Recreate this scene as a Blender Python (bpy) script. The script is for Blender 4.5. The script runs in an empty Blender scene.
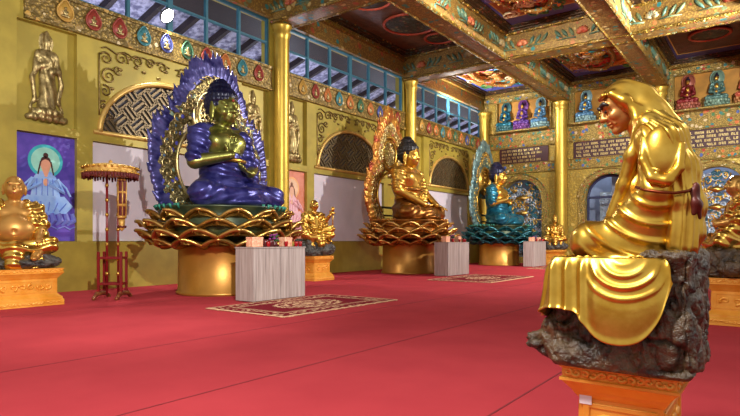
import bpy, math, random
import numpy as np
from mathutils import Vector, Matrix
C = bpy.context.scene.collection
PI = math.pi
rng = random.Random(7)
S30 = 36.2 * PI / 180
CY, SY = math.cos(S30), math.sin(S30)
CAM_H = 1.25

# ------------------------------------------------------------------ objects
def mk(name, V, F, mat, parent=None, smooth=True, loc=None):
    V = np.asarray(V, dtype=np.float32).reshape(-1, 3)
    me = bpy.data.meshes.new(name)
    if isinstance(F, np.ndarray) and len(F):
        n = F.shape[1]
        me.vertices.add(len(V)); me.vertices.foreach_set('co', V.ravel())
        me.loops.add(F.size); me.loops.foreach_set('vertex_index', F.astype(np.int32).ravel())
        me.polygons.add(len(F))
        me.polygons.foreach_set('loop_start', np.arange(0, F.size, n, dtype=np.int32))
        me.polygons.foreach_set('loop_total', np.full(len(F), n, dtype=np.int32))
        me.update(calc_edges=True)
    else:
        me.from_pydata([tuple(map(float, v)) for v in V], [], [tuple(map(int, f)) for f in F])
    me.validate()
    me.polygons.foreach_set('use_smooth', [bool(smooth)] * len(me.polygons))
    mats = mat if isinstance(mat, (list, tuple)) else [mat]
    for m in mats: me.materials.append(m)
    o = bpy.data.objects.new(name, me); C.objects.link(o)
    if parent: o.parent = parent
    if loc is not None: o.location = loc
    return o

def thing(name, label, cat, loc=(0, 0, 0), rz=0, group=None):
    o = bpy.data.objects.new(name, None); C.objects.link(o)
    o.empty_display_size = .1
    o.location = loc; o.rotation_euler = (0, 0, rz)
    o['label'] = label; o['category'] = cat
    if group: o['group'] = group
    return o

def tag(o, label, cat, group=None):
    o['label'] = label; o['category'] = cat
    if group: o['group'] = group
    return o

def struct(o, label, cat):
    o['kind'] = 'structure'; o['label'] = label; o['category'] = cat
    return o

def copy_tree(o, parent=None):
    c = o.copy(); C.objects.link(c); c.parent = parent
    for ch in list(o.children): copy_tree(ch, c)
    return c

def recolor(root, mp):
    """per-object material on copies that share mesh data"""
    for o in [root] + list(root.children_recursive):
        if o.type == 'MESH' and o.name.split('.')[0] in mp:
            o.material_slots[0].link = 'OBJECT'
            o.material_slots[0].material = mp[o.name.split('.')[0]]

class MB:
    """collects shapes into one mesh"""
    def __init__(s): s.V = []; s.F = []; s.n = 0
    def add(s, V, F):
        V = np.asarray(V, dtype=float).reshape(-1, 3)
        s.V.append(V); s.F += [tuple(int(i) + s.n for i in f) for f in F]; s.n += len(V); return s
    def box(s, lo, hi):
        (a, b, c), (d, e, f) = lo, hi
        V = [(a,b,c),(d,b,c),(d,e,c),(a,e,c),(a,b,f),(d,b,f),(d,e,f),(a,e,f)]
        return s.add(V, [(0,3,2,1),(4,5,6,7),(0,1,5,4),(1,2,6,5),(2,3,7,6),(3,0,4,7)])
    def bbox(s, lo, hi, b=.02):
        """chamfered box"""
        lo = np.array(lo, float); hi = np.array(hi, float); b = min(b, *(.45 * (hi - lo)))
        vs = []; idx = {}
        for sx in (0, 1):
            for sy in (0, 1):
                for sz in (0, 1):
                    sg = np.array([sx, sy, sz]); base = np.where(sg, hi, lo); inn = np.where(sg, -b, b)
                    for ax in range(3):
                        p = base + inn; p[ax] = base[ax]
                        idx[(sx, sy, sz, ax)] = len(vs); vs.append(p)
        F = []
        I = lambda x, y, z, a: idx[(x, y, z, a)]
        for v in (0, 1):
            q = [I(v,0,0,0), I(v,1,0,0), I(v,1,1,0), I(v,0,1,0)]; F.append(q if v else q[::-1])
            q = [I(0,v,0,1), I(0,v,1,1), I(1,v,1,1), I(1,v,0,1)]; F.append(q if v else q[::-1])
            q = [I(0,0,v,2), I(1,0,v,2), I(1,1,v,2), I(0,1,v,2)]; F.append(q if v else q[::-1])
        for u in (0, 1):
            for v in (0, 1):
                q = [I(u,v,0,0), I(u,v,1,0), I(u,v,1,1), I(u,v,0,1)]; F.append(q if u != v else q[::-1])
                q = [I(u,0,v,0), I(u,1,v,0), I(u,1,v,2), I(u,0,v,2)]; F.append(q[::-1] if u != v else q)
                q = [I(0,u,v,1), I(1,u,v,1), I(1,u,v,2), I(0,u,v,2)]; F.append(q if u != v else q[::-1])
        for sx in (0, 1):
            for sy in (0, 1):
                for sz in (0, 1):
                    q = [I(sx,sy,sz,0), I(sx,sy,sz,1), I(sx,sy,sz,2)]
                    F.append(q if (sx + sy + sz) % 2 else q[::-1])
        return s.add(vs, F)
    def lathe(s, prof, n=32, c=(0, 0), sc=(1, 1), off=0):
        """prof: list of (r,z)"""
        V = []; F = []
        for r, z in prof:
            for k in range(n):
                a = 2 * PI * (k + off) / n
                V.append((c[0] + r * sc[0] * math.cos(a), c[1] + r * sc[1] * math.sin(a), z))
        m = len(prof)
        for i in range(m - 1):
            for k in range(n):
                k2 = (k + 1) % n
                F.append((i*n+k, i*n+k2, (i+1)*n+k2, (i+1)*n+k))
        if prof[0][0] > 1e-6: F.append(tuple(range(n))[::-1])
        if prof[-1][0] > 1e-6: F.append(tuple((m-1)*n + k for k in range(n)))
        return s.add(V, F)
    def tube(s, pts, rad, n=8, closed=False, flat=None):
        """sweep a circle along pts; rad scalar or list"""
        P = [Vector(p) for p in pts]; m = len(P)
        R = rad if hasattr(rad, '__len__') else [rad] * m
        V = []; F = []; up = None
        for i in range(m):
            t = (P[(i+1) % m] - P[i-1]) if closed else (P[min(i+1, m-1)] - P[max(i-1, 0)])
            if t.length < 1e-9: t = Vector((0, 0, 1))
            t.normalize()
            if up is None:
                up = t.orthogonal().normalized()
            up = (up - t * up.dot(t))
            if up.length < 1e-6: up = t.orthogonal()
            up.normalize(); sd = t.cross(up)
            for k in range(n):
                a = 2 * PI * k / n
                V.append(P[i] + (up * math.cos(a) + sd * math.sin(a)) * R[i])
        L = m if closed else m - 1
        for i in range(L):
            j = (i + 1) % m
            for k in range(n):
                k2 = (k + 1) % n
                F.append((i*n+k, i*n+k2, j*n+k2, j*n+k))
        if not closed:
            F.append(tuple(range(n))[::-1]); F.append(tuple((m-1)*n + k for k in range(n)))
        return s.add(V, F)
    def prism(s, poly, axis, lo, hi):
        """poly: 2-D outline (convex-ish), extruded along axis between lo and hi. axis 0: (y,z); 1: (x,z); 2: (x,y)"""
        n = len(poly); V = []
        for d in (lo, hi):
            for a, b in poly:
                V.append((d, a, b) if axis == 0 else (a, d, b) if axis == 1 else (a, b, d))
        F = [tuple(range(n))[::-1], tuple(range(n, 2*n))]
        for k in range(n):
            k2 = (k + 1) % n; F.append((k, k2, n + k2, n + k))
        return s.add(V, F)
    def sphere(s, c, r, n=12, m=8):
        r = r if hasattr(r, '__len__') else (r, r, r)
        V = [(c[0], c[1], c[2] - r[2])]; F = []
        for i in range(1, m):
            p = -PI/2 + PI * i / m
            for k in range(n):
                a = 2 * PI * k / n
                V.append((c[0] + r[0]*math.cos(p)*math.cos(a), c[1] + r[1]*math.cos(p)*math.sin(a), c[2] + r[2]*math.sin(p)))
        V.append((c[0], c[1], c[2] + r[2])); T = len(V) - 1
        for k in range(n):
            k2 = (k + 1) % n
            F.append((0, 1 + k2, 1 + k)); F.append((T, T - n + k, T - n + k2))
            for i in range(m - 2):
                F.append((1+i*n+k, 1+i*n+k2, 1+(i+1)*n+k2, 1+(i+1)*n+k))
        return s.add(V, F)
    def xf(s, M):
        """apply a 4x4 to everything so far"""
        A = np.array(M)
        s.V = [v @ A[:3, :3].T + A[:3, 3] for v in s.V]; return s
    def build(s, name, mat, parent=None, smooth=False, loc=None):
        return mk(name, np.concatenate(s.V), s.F, mat, parent, smooth, loc)

# ------------------------------------------------------------------ implicit bodies -> one continuous mesh
class Fig:
    def __init__(s): s.p = []; s.M = np.eye(3); s.o = np.zeros(3); s.k = .03; s.s = 1.
    def frame(s, o=(0, 0, 0), M=None, sc=1.):
        s.o = np.array(o, float); s.M = np.eye(3) if M is None else np.array(M); s.s = sc; return s
    def T(s, p): return s.M @ (np.array(p, float) * s.s) + s.o
    def ell(s, c, r, R=None, k=None, cut=False):
        r = np.array(r if hasattr(r, '__len__') else (r, r, r), float) * s.s
        R = s.M if R is None else s.M @ np.array(R)
        s.p.append(('e', s.T(c), r, R, s.k * s.s if k is None else k * s.s, cut)); return s
    def cap(s, a, b, ra, rb=None, k=None, cut=False):
        rb = ra if rb is None else rb
        s.p.append(('c', s.T(a), s.T(b), ra * s.s, rb * s.s, s.k * s.s if k is None else k * s.s, cut)); return s
    def chain(s, pts, rs, k=None):
        for i in range(len(pts) - 1): s.cap(pts[i], pts[i+1], rs[i], rs[i+1], k)
        return s
    def rbox(s, c, half, rad=.01, R=None, k=None, cut=False):
        R = s.M if R is None else s.M @ np.array(R)
        s.p.append(('b', s.T(c), np.array(half, float) * s.s, R, rad * s.s, s.k * s.s if k is None else k * s.s, cut)); return s
    def mesh(s, h):
        los = []; his = []
        for q in s.p:
            if q[0] == 'e': m = q[2].max(); lo, hi, k = q[1] - m, q[1] + m, q[4]
            elif q[0] == 'c':
                m = max(q[3], q[4]); lo, hi, k = np.minimum(q[1], q[2]) - m, np.maximum(q[1], q[2]) + m, q[5]
            else: m = np.linalg.norm(q[2]) + q[4]; lo, hi, k = q[1] - m, q[1] + m, q[5]
            los.append(lo - k - 2.5*h); his.append(hi + k + 2.5*h)
        add = [i for i, q in enumerate(s.p) if not q[-1]]
        LO = np.min([los[i] for i in add], 0); HI = np.max([his[i] for i in add], 0)
        n = np.maximum(4, np.ceil((HI - LO) / h).astype(int) + 1)
        ax = [(LO[i] + h * np.arange(n[i])).astype(np.float32) for i in range(3)]
        D = np.full(n, 9., np.float32)
        for q, lo, hi in zip(s.p, los, his):
            i0 = np.clip(np.floor((lo - LO) / h).astype(int), 0, n); i1 = np.clip(np.ceil((hi - LO) / h).astype(int) + 1, 0, n)
            if (i1 <= i0).any(): continue
            X = ax[0][i0[0]:i1[0], None, None]; Y = ax[1][None, i0[1]:i1[1], None]; Z = ax[2][None, None, i0[2]:i1[2]]
            if q[0] == 'c':
                a, b, ra, rb, k = q[1:6]; ba = b - a; L = max(float(ba @ ba), 1e-12)
                t = np.clip(((X-a[0])*ba[0] + (Y-a[1])*ba[1] + (Z-a[2])*ba[2]) / L, 0, 1)
                d = np.sqrt((X-a[0]-t*ba[0])**2 + (Y-a[1]-t*ba[1])**2 + (Z-a[2]-t*ba[2])**2) - (ra + (rb-ra)*t)
            else:
                c, r, R = q[1:4]; x, y, z = X-c[0], Y-c[1], Z-c[2]
                u = [R[0, i]*x + R[1, i]*y + R[2, i]*z for i in range(3)]
                if q[0] == 'e':
                    k = q[4]
                    k0 = np.sqrt(sum((u[i]/r[i])**2 for i in range(3))); k1 = np.sqrt(sum((u[i]/r[i]**2)**2 for i in range(3)))
                    d = k0 * (k0 - 1) / np.maximum(k1, 1e-6)
                else:
                    rad, k = q[4], q[5]
                    w = [np.abs(u[i]) - r[i] + rad for i in range(3)]
                    d = np.sqrt(sum(np.maximum(wi, 0)**2 for wi in w)) + np.minimum(np.maximum(np.maximum(w[0], w[1]), w[2]), 0) - rad
            S = D[i0[0]:i1[0], i0[1]:i1[1], i0[2]:i1[2]]
            if q[-1]:
                kk = max(k, 1e-5); hh = np.maximum(kk - np.abs(S + d), 0) / kk
                S[...] = np.maximum(S, -d) + hh*hh*kk*.25
            else:
                kk = max(k, 1e-5); hh = np.maximum(kk - np.abs(S - d), 0) / kk
                S[...] = np.minimum(S, d) - hh*hh*kk*.25
        return nets(D, LO, h)

def nets(D, LO, h):
    ins = D < 0
    sh = np.array(D.shape) - 1
    cnt = np.zeros(sh, np.float32); acc = np.zeros(tuple(sh) + (3,), np.float32)
    def cs(o): return tuple(slice(o[i], o[i] + sh[i]) for i in range(3))
    for a in range(3):
        b, c = [i for i in range(3) if i != a]
        for u in (0, 1):
            for v in (0, 1):
                o0 = [0, 0, 0]; o0[b] = u; o0[c] = v; o1 = list(o0); o1[a] = 1
                d0 = D[cs(o0)]; d1 = D[cs(o1)]; m = ins[cs(o0)] != ins[cs(o1)]
                t = np.where(m, d0 / np.where(m, d0 - d1, 1), 0)
                cnt += m
                acc[..., a] += t * m; acc[..., b] += u * m; acc[..., c] += v * m
    act = cnt > 0
    idx = np.full(sh, -1, np.int64); idx[act] = np.arange(act.sum())
    ijk = np.argwhere(act)
    V = (ijk + acc[act] / cnt[act][:, None]) * h + np.asarray(LO)
    Fs = []
    for a in range(3):
        b, c = (a + 1) % 3, (a + 2) % 3
        s0 = [slice(None)] * 3; s1 = [slice(None)] * 3
        s0[a] = slice(0, sh[a]); s1[a] = slice(1, sh[a] + 1)
        s0[b] = s1[b] = slice(1, sh[b]); s0[c] = s1[c] = slice(1, sh[c])
        i0 = ins[tuple(s0)]; i1 = ins[tuple(s1)]
        for sgn in (0, 1):
            e = np.argwhere((i0 & ~i1) if sgn == 0 else (~i0 & i1))
            if not len(e): continue
            e = e.copy(); e[:, b] += 1; e[:, c] += 1
            q = []
            for db, dc in ((-1, -1), (0, -1), (0, 0), (-1, 0)):
                f = e.copy(); f[:, b] += db; f[:, c] += dc
                q.append(idx[f[:, 0], f[:, 1], f[:, 2]])
            Q = np.stack(q if sgn == 0 else q[::-1], 1)
            Fs.append(Q)
    F = np.concatenate(Fs)
    return V.astype(np.float64), F

def vnorm(V, F):
    n = np.cross(V[F[:, 2]] - V[F[:, 0]], V[F[:, 3]] - V[F[:, 1]])
    N = np.zeros_like(V)
    for i in range(4): np.add.at(N, F[:, i], n)
    return N / np.maximum(np.linalg.norm(N, axis=1), 1e-12)[:, None]

def push(V, F, d):
    return V + vnorm(V, F) * np.asarray(d)[:, None]

def wav(V, s, seed=0, oct=3):
    """cheap smooth noise in about [-1,1]"""
    r = np.random.RandomState(seed); o = np.zeros(len(V)); A = 0
    for k in range(oct):
        for j in range(4):
            d = r.normal(size=3); d /= np.linalg.norm(d)
            o += .5**k * np.sin(V @ d * s * 2**k * (1 + .3*r.rand()) + 6.28*r.rand() + 1.3*np.sin(V @ r.normal(size=3) * s * .6 * 2**k))
        A += .5**k * 2.2
    return o / A

def rot(axis, a):
    return np.array(Matrix.Rotation(a, 3, axis))

# ------------------------------------------------------------------ materials
def srgb(r, g, b):
    f = lambda c: (c/255/12.92) if c/255 <= .04045 else ((c/255 + .055)/1.055)**2.4
    return (f(r), f(g), f(b), 1)

def nodes(name):
    m = bpy.data.materials.new(name); m.use_nodes = True
    nt = m.node_tree; b = nt.nodes['Principled BSDF']
    return m, nt, b

def L(nt, a, b): nt.links.new(a, b)

def coords(nt, kind='Object', scale=(1, 1, 1)):
    tc = nt.nodes.new('ShaderNodeTexCoord'); mp = nt.nodes.new('ShaderNodeMapping')
    mp.inputs['Scale'].default_value = scale
    L(nt, tc.outputs[kind], mp.inputs['Vector']); return mp.outputs['Vector']

def noise(nt, vec, scale, detail=4, rough=.55, dist=0):
    n = nt.nodes.new('ShaderNodeTexNoise'); n.inputs['Scale'].default_value = scale
    n.inputs['Detail'].default_value = detail; n.inputs['Roughness'].default_value = rough
    n.inputs['Distortion'].default_value = dist
    L(nt, vec, n.inputs['Vector']); return n

def voro(nt, vec, scale, feature='F1'):
    n = nt.nodes.new('ShaderNodeTexVoronoi'); n.feature = feature; n.inputs['Scale'].default_value = scale
    L(nt, vec, n.inputs['Vector']); return n

def ramp(nt, fac, stops, interp='LINEAR'):
    r = nt.nodes.new('ShaderNodeValToRGB'); r.color_ramp.interpolation = interp
    e = r.color_ramp.elements
    while len(e) < len(stops): e.new(.5)
    for k, (p, c) in enumerate(stops): e[k].position = p; e[k].color = c if len(c) == 4 else (*c, 1)
    L(nt, fac, r.inputs['Fac']); return r

def mix(nt, fac, a, b, mode='MIX'):
    m = nt.nodes.new('ShaderNodeMix'); m.data_type = 'RGBA'; m.blend_type = mode
    if isinstance(fac, (int, float)): m.inputs[0].default_value = fac
    else: L(nt, fac, m.inputs[0])
    for v, i in ((a, 6), (b, 7)):
        if isinstance(v, (tuple, list)): m.inputs[i].default_value = v if len(v) == 4 else (*v, 1)
        else: L(nt, v, m.inputs[i])
    return m.outputs[2]

def math_(nt, op, a, b=None, clamp=False):
    m = nt.nodes.new('ShaderNodeMath'); m.operation = op; m.use_clamp = clamp
    for v, i in ((a, 0), (b, 1)):
        if v is None: continue
        if isinstance(v, (int, float)): m.inputs[i].default_value = v
        else: L(nt, v, m.inputs[i])
    return m.outputs[0]

def bump(nt, b, h, strength, dist=.02):
    n = nt.nodes.new('ShaderNodeBump'); n.inputs['Strength'].default_value = strength; n.inputs['Distance'].default_value = dist
    L(nt, h, n.inputs['Height']); L(nt, n.outputs['Normal'], b.inputs['Normal'])

def mat(name, col, rough=.5, metal=0., var=.12, vs=6., bmp=0., bs=30., bd=.01, spec=.5, col2=None, kind='Object', vlo=.35, vhi=.65):
    """plain material with gentle noise variation between two tones and optional bump"""
    m, nt, b = nodes(name)
    v = coords(nt, kind)
    n = noise(nt, v, vs)
    c1 = tuple(max(0, c * (1 - var)) for c in col[:3]); c2 = tuple(min(1, c * (1 + var)) for c in col[:3]) if col2 is None else col2[:3]
    if col2 is not None: c1 = col[:3]
    r = ramp(nt, n.outputs['Fac'], [(vlo, c1), (vhi, c2)])
    L(nt, r.outputs['Color'], b.inputs['Base Color'])
    b.inputs['Roughness'].default_value = rough; b.inputs['Metallic'].default_value = metal
    b.inputs['Specular IOR Level'].default_value = spec
    if bmp:
        n2 = noise(nt, v, bs, 5); bump(nt, b, n2.outputs['Fac'], bmp, bd)
    return m

def ornate(name, base, cols, scale=5., fine=16., amount=.5, rough=.42, metal=.45, bmp=.8, bd=.04, dark=None, kind='Object'):
    """gilded carving picked out in colours: coloured leaves scattered over a gold ground, all in relief"""
    m, nt, b = nodes(name)
    v0 = coords(nt, kind)
    nz = noise(nt, v0, scale * .8, 2)
    wv = nt.nodes.new('ShaderNodeVectorMath'); wv.operation = 'SCALE'; wv.inputs['Scale'].default_value = .55 / scale
    L(nt, nz.outputs['Color'], wv.inputs[0])
    ad = nt.nodes.new('ShaderNodeVectorMath'); ad.operation = 'ADD'; L(nt, v0, ad.inputs[0]); L(nt, wv.outputs[0], ad.inputs[1])
    v = ad.outputs[0]
    vo = voro(nt, v, scale); vf = voro(nt, v, fine)
    sep = nt.nodes.new('ShaderNodeSeparateColor'); L(nt, vo.outputs['Color'], sep.inputs[0])
    st = [(i / len(cols), c) for i, c in enumerate(cols)]
    pal = ramp(nt, sep.outputs[0], st, 'CONSTANT')
    body = math_(nt, 'LESS_THAN', vo.outputs['Distance'], .42)
    keep = math_(nt, 'LESS_THAN', sep.outputs[1], amount)
    msk = math_(nt, 'MULTIPLY', body, keep)
    dk = dark or tuple(c * .35 for c in base[:3])
    gr = ramp(nt, vf.outputs['Distance'], [(.12, base[:3]), (.55, dk)])
    colr = mix(nt, msk, gr.outputs['Color'], pal.outputs['Color'])
    L(nt, colr, b.inputs['Base Color'])
    inv = math_(nt, 'SUBTRACT', 1., msk)
    L(nt, math_(nt, 'MULTIPLY', inv, metal), b.inputs['Metallic'])
    b.inputs['Roughness'].default_value = rough
    hh = math_(nt, 'ADD', math_(nt, 'MULTIPLY', vf.outputs['Distance'], -.6), math_(nt, 'MULTIPLY', vo.outputs['Distance'], -.6))
    bump(nt, b, hh, bmp, bd)
    return m

def emit(name, col, s):
    m, nt, b = nodes(name)
    b.inputs['Base Color'].default_value = (*col[:3], 1); b.inputs['Emission Color'].default_value = (*col[:3], 1); b.inputs['Emission Strength'].default_value = s
    return m
# ================================================================== THE ROOM
WX, BY = -14.2, 30.8
COLY = [5.45, 13.9, 22.35, 30.8]
COLX = [-14.2, -9.5, -4.75, 0., 4.75]
RED, TEAL, BLUE, GREEN, ORNG, CREAM, VIO = [srgb(*c) for c in ((176,52,40),(46,124,122),(64,92,168),(62,120,72),(206,110,44),(214,196,150),(104,84,160))]

M_olive = mat('olive_gold_paint', srgb(168,150,62), .42, .2, .16, 1.3, .15, 40, .01)
M_olive2 = mat('olive_gold_recess', srgb(150,126,42), .45, .25, .14, 1.1, .2, 30, .01)
M_gold_bright = mat('gold_column_paint', srgb(200,166,66), .36, .6, .1, 2.0, .05, 20, .01)
M_relief = mat('antique_gold_relief', srgb(122,104,60), .38, .7, .3, 9, .5, 45, .01, col2=srgb(190,170,116))
M_band = ornate('gilt_frieze', srgb(176,146,74), [CREAM, srgb(150,120,60), srgb(190,150,70)], 6, 14, .35, .45, .4, .8, .03)
M_orn = ornate('carved_gilt_with_colours', srgb(204,174,88), [TEAL, RED, GREEN, ORNG, CREAM, BLUE, TEAL], 5.5, 17, .55, .42, .45, .9, .04)
M_orn_fine = ornate('carved_gilt_dense', srgb(206,178,92), [TEAL, GREEN, RED, CREAM, srgb(206,176,96)], 9, 24, .4, .42, .5, .9, .03)
M_beam = ornate('painted_beam', srgb(178,146,66), [srgb(110,120,80), srgb(176,110,60), srgb(200,176,110), srgb(96,124,90), TEAL, srgb(170,80,50)], 4.2, 15, .45, .5, .2, .35, .03, dark=srgb(128,98,48))
M_beam_edge = ornate('beaded_gilt_edge', srgb(176,140,52), [srgb(140,70,40), srgb(90,110,80), srgb(200,180,120), srgb(210,170,70)], 9, 20, .4, .4, .5, .9, .03)
M_dkwood = ornate('dark_carved_moulding', srgb(96,66,34), [srgb(120,60,36), srgb(64,80,70), srgb(150,110,50)], 7, 18, .45, .5, .3, .9, .03)
M_white = mat('lilac_white_panel', srgb(206,198,206), .55, 0, .05, 1.5)
M_teal_frame = mat('teal_window_frame', srgb(50,104,122), .42, .1, .12, 4)
M_dark = mat('dark_backing', srgb(40,38,44), .6)

# ---- carpet
def carpet_mat():
    m, nt, b = nodes('red_carpet')
    v = coords(nt)
    n1 = noise(nt, v, 1.2, 5); n2 = noise(nt, v, 160, 2)
    r = ramp(nt, n1.outputs['Fac'], [(.3, srgb(176,56,64)), (.7, srgb(190,64,71))])
    r2 = ramp(nt, n2.outputs['Fac'], [(.3, (.75,.75,.75)), (.7, (1.1,1.1,1.1))])
    c = mix(nt, 1., r.outputs['Color'], r2.outputs['Color'], 'MULTIPLY')
    L(nt, c, b.inputs['Base Color']); b.inputs['Roughness'].default_value = .95; b.inputs['Specular IOR Level'].default_value = .1
    bump(nt, b, n2.outputs['Fac'], .4, .01)
    return m
M_carpet = carpet_mat()
fl = MB().box((WX - .6, -6, -.2), (9, 33.6, 0)).build('floor', M_carpet)
struct(fl, 'red carpet covering the whole temple floor', 'floor')
M_seam = mat('carpet_seam', srgb(124,30,38), .95)
sm = MB()
for x in (-1.68, -3.82, -5.98, -10.3):
    sm.box((x - .008, -4, 0), (x + .008, 30.5, .003))
sm.build('carpet_seam', M_seam, fl)

# ---- left wall
WB = WX - .16                                            # back of the recesses
lw = MB()
lw.box((WB - .25, -6, 0), (WB, BY + .4, 7.25))           # slab
lw.box((WB - .25, -6, 8.93), (WX, BY + .4, 10.6))        # above the windows
lw.box((WB, -6, 0), (WX, BY, 1.23))                      # plinth
lw.box((WB, -6, 6.42), (WX, BY, 7.25))                   # behind the frieze
def arch_z(y, c, hw, base, ht): 
    t = max(0, 1 - ((y - c) / hw)**2); return base + ht * t**.5
for y0 in (-3.0, 5.45, 13.9, 22.35):
    c = y0 + 4.25
    lw.box((WB, y0 - .36 , 1.23), (WX, y0 + .16, 6.42))  # pier
    for a, b_ in ((y0 + 1.53, y0 + 1.93), (y0 + 6.55, y0 + 6.85)):
        lw.box((WB, a, 1.23), (WX, b_, 6.42))
    for a, b_ in ((y0 + .16, y0 + 1.53), (y0 + 1.93, y0 + 6.55), (y0 + 6.85, y0 + 8.09)): lw.box((WB, a, 3.82), (WX, b_, 4.04))
    N = 36; ys = [y0 + 1.93 + 4.62 * i / N for i in range(N + 1)]
    for i in range(N):
        za = arch_z(ys[i], c, 2.12, 4.06, 1.62); zb = arch_z(ys[i+1], c, 2.12, 4.06, 1.62)
        lw.prism([(ys[i], za), (ys[i+1], zb), (ys[i+1], 6.42), (ys[i], 6.42)], 0, WB, WX)
    lw.box((WB - .25, y0 - .36, 7.25), (WX, y0 + .36, 8.93))
wl = lw.build('wall_left', M_olive)
struct(wl, 'olive gold painted left wall with recessed niches and arches', 'wall')

# friezes with rosettes
for k, y0 in enumerate((-3.0, 5.45, 13.9, 22.35)):
    f = MB().box((WX, y0 + .3, 6.5), (WX + .07, y0 + 8.15, 7.2))
    f.box((WX, y0 + .3, 7.16), (WX + .12, y0 + 8.15, 7.25)); f.box((WX, y0 + .3, 6.44), (WX + .12, y0 + 8.15, 6.52))
    o = f.build('trim_%d' % (k + 1), M_band); struct(o, 'carved gilt frieze below the teal windows', 'trim'); o['group'] = 'friezes under the high windows'
    f = MB().box((WX, y0 + .3, 8.95), (WX + .07, y0 + 8.15, 9.7))
    f.box((WX, y0 + .3, 8.9), (WX + .14, y0 + 8.15, 9.0))
    o = f.build('trim_%d' % (k + 11), M_beam); struct(o, 'painted frieze between the windows and the ceiling', 'trim'); o['group'] = 'painted friezes above the high windows'

# white panels, arch lattices, arch rims
def lattice(c, hw, base, ht):
    """basket-weave key fret of slim bars, cut to the arch"""
    m = MB(); u = np.array([.74, .67]); v = np.array([-.67, .74]); P = .36
    def inside(p): return abs(p[0] - c) < hw and base < p[1] < arch_z(p[0], c, hw, base, ht)
    def bar(p, d, ln, w=.03):
        n = 4; a = [p + d * ln * (i / n) for i in range(n + 1)]
        for i in range(n):
            if inside(a[i]) and inside(a[i+1]):
                q = np.array([-d[1], d[0]]) * w
                m.prism([tuple(a[i]-q), tuple(a[i+1]-q), tuple(a[i+1]+q), tuple(a[i]+q)], 0, WB + .04, WB + .1)
    o = np.array([c, base + .6])
    for i in range(-9, 10):
        for j in range(-9, 10):
            p = o + u * P * i + v * P * j
            if (i + j) % 2 == 0:
                for t in (.12, .5, .88): bar(p + v * P * t - u*P*.12, u, P * 1.24)
            else:
                for t in (.12, .5, .88): bar(p + u * P * t - v*P*.12, v, P * 1.24)
    return m
M_latt = mat('bronze_lattice', srgb(122,104,74), .4, .5, .2, 5)
M_lattback = mat('slate_blue_lattice_ground', srgb(58,66,82), .55, 0, .3, 2, col2=srgb(74,62,50))
M_archrim = mat('pale_gold_arch_rim', srgb(206,170,92), .4, .5, .12, 3)
BAYL = {5.45: 'behind the blue-robed Buddha', 13.9: 'behind the golden Buddha', 22.35: 'behind the teal-robed Buddha'}
for y0 in (5.45, 13.9, 22.35):
    c = y0 + 4.25; w = BAYL[y0]
    p = MB().box((WB, y0 + 1.95, 1.25), (WB + .05, y0 + 6.53, 3.8)).build('wall_panel', M_white)
    struct(p, 'plain white wall panel ' + w, 'wall panel')
    t = thing('arch_lattice', 'bronze key-fret lattice filling the arched recess ' + w, 'lattice', (WB, c, 4.06), group='arched lattices on the left wall')
    m = lattice(c, 2.12, 4.06, 1.62); m.xf(Matrix.Translation((-WB, -c, -4.06))); m.build('fretwork', M_latt, t)
    N = 40; pts = [(math.cos(PI * i / N) * 2.14, math.sin(PI * i / N) * 1.64) for i in range(N + 1)]
    MB().prism(pts, 0, .005, .02).build('ground', M_lattback, t)
    m = MB(); m.tube([(.17, a, b_) for a, b_ in pts], .075, 8); m.tube([(.17, -2.3, 0), (.17, 2.3, 0)], .06, 8); m.build('arch_rim', M_archrim, t, True)

# scroll reliefs hugging the arch
def curl(m, c, r0, turns, a0, hand, x, rad=.03, n=34):
    pts = []
    for i in range(n + 1):
        t = i / n; a = a0 + hand * turns * 2 * PI * t; r = r0 * (1 - .88 * t)
        pts.append((x, c[0] + r * math.cos(a), c[1] + r * math.sin(a)))
    m.tube(pts, [rad * (1 - .45 * i / n) for i in range(n + 1)], 6)
M_scroll = mat('bronze_scroll_relief', srgb(126,104,56), .38, .65, .25, 8)
def scroll_mesh():
    m = MB()
    for sgn in (-1, 1):
        for (cy, cz, r, tn, a0, h) in ((1.98, 1.95, .17, 1.5, .5, 1), (1.9, 1.5, .22, 1.6, 2.2, -1), (2.0, 1.1, .16, 1.4, 1.2, 1), (1.55, 2.05, .19, 1.6, 3.6, -1),
                                       (1.1, 2.08, .17, 1.5, 0, 1), (.7, 2.12, .14, 1.5, 2.6, -1), (.33, 2.1, .15, 1.4, .3, 1), (2.06, .72, .12, 1.3, 2.0, -1), (1.66,1.72,.12,1.3,4,1)):
            curl(m, (sgn * cy, cz), r, tn, a0 if sgn > 0 else PI - a0, h * sgn, .03, .026)
        m.tube([(.02, sgn * (2.16 - .0 * i), .45 + 1.6 * i / 8 + .0) for i in range(9)], .022, 6)
        m.tube([(.02, sgn * (2.1 - 2.0 * i / 16), 2.2 + .05 * math.sin(i * 1.5)) for i in range(17)], .022, 6)
        for i in range(9):
            a = .5 + i * .21; m.sphere((.02, sgn * (2.05 - .23 * i), 1.95 + .2*math.sin(i*2.4) if i > 1 else .7 + i*.5), (.03, .07, .045), 8, 6)
    return m
sc0 = None
for y0 in (5.45, 13.9, 22.35):
    if sc0 is None: o = scroll_mesh().build('scroll_relief', M_scroll, None, True); sc0 = o
    else: o = sc0.copy(); C.objects.link(o)
    o.location = (WX, y0 + 4.25, 4.06)
    tag(o, 'bronze vine scroll relief around the arch ' + BAYL[y0], 'relief', 'scroll reliefs over the arches')

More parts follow.
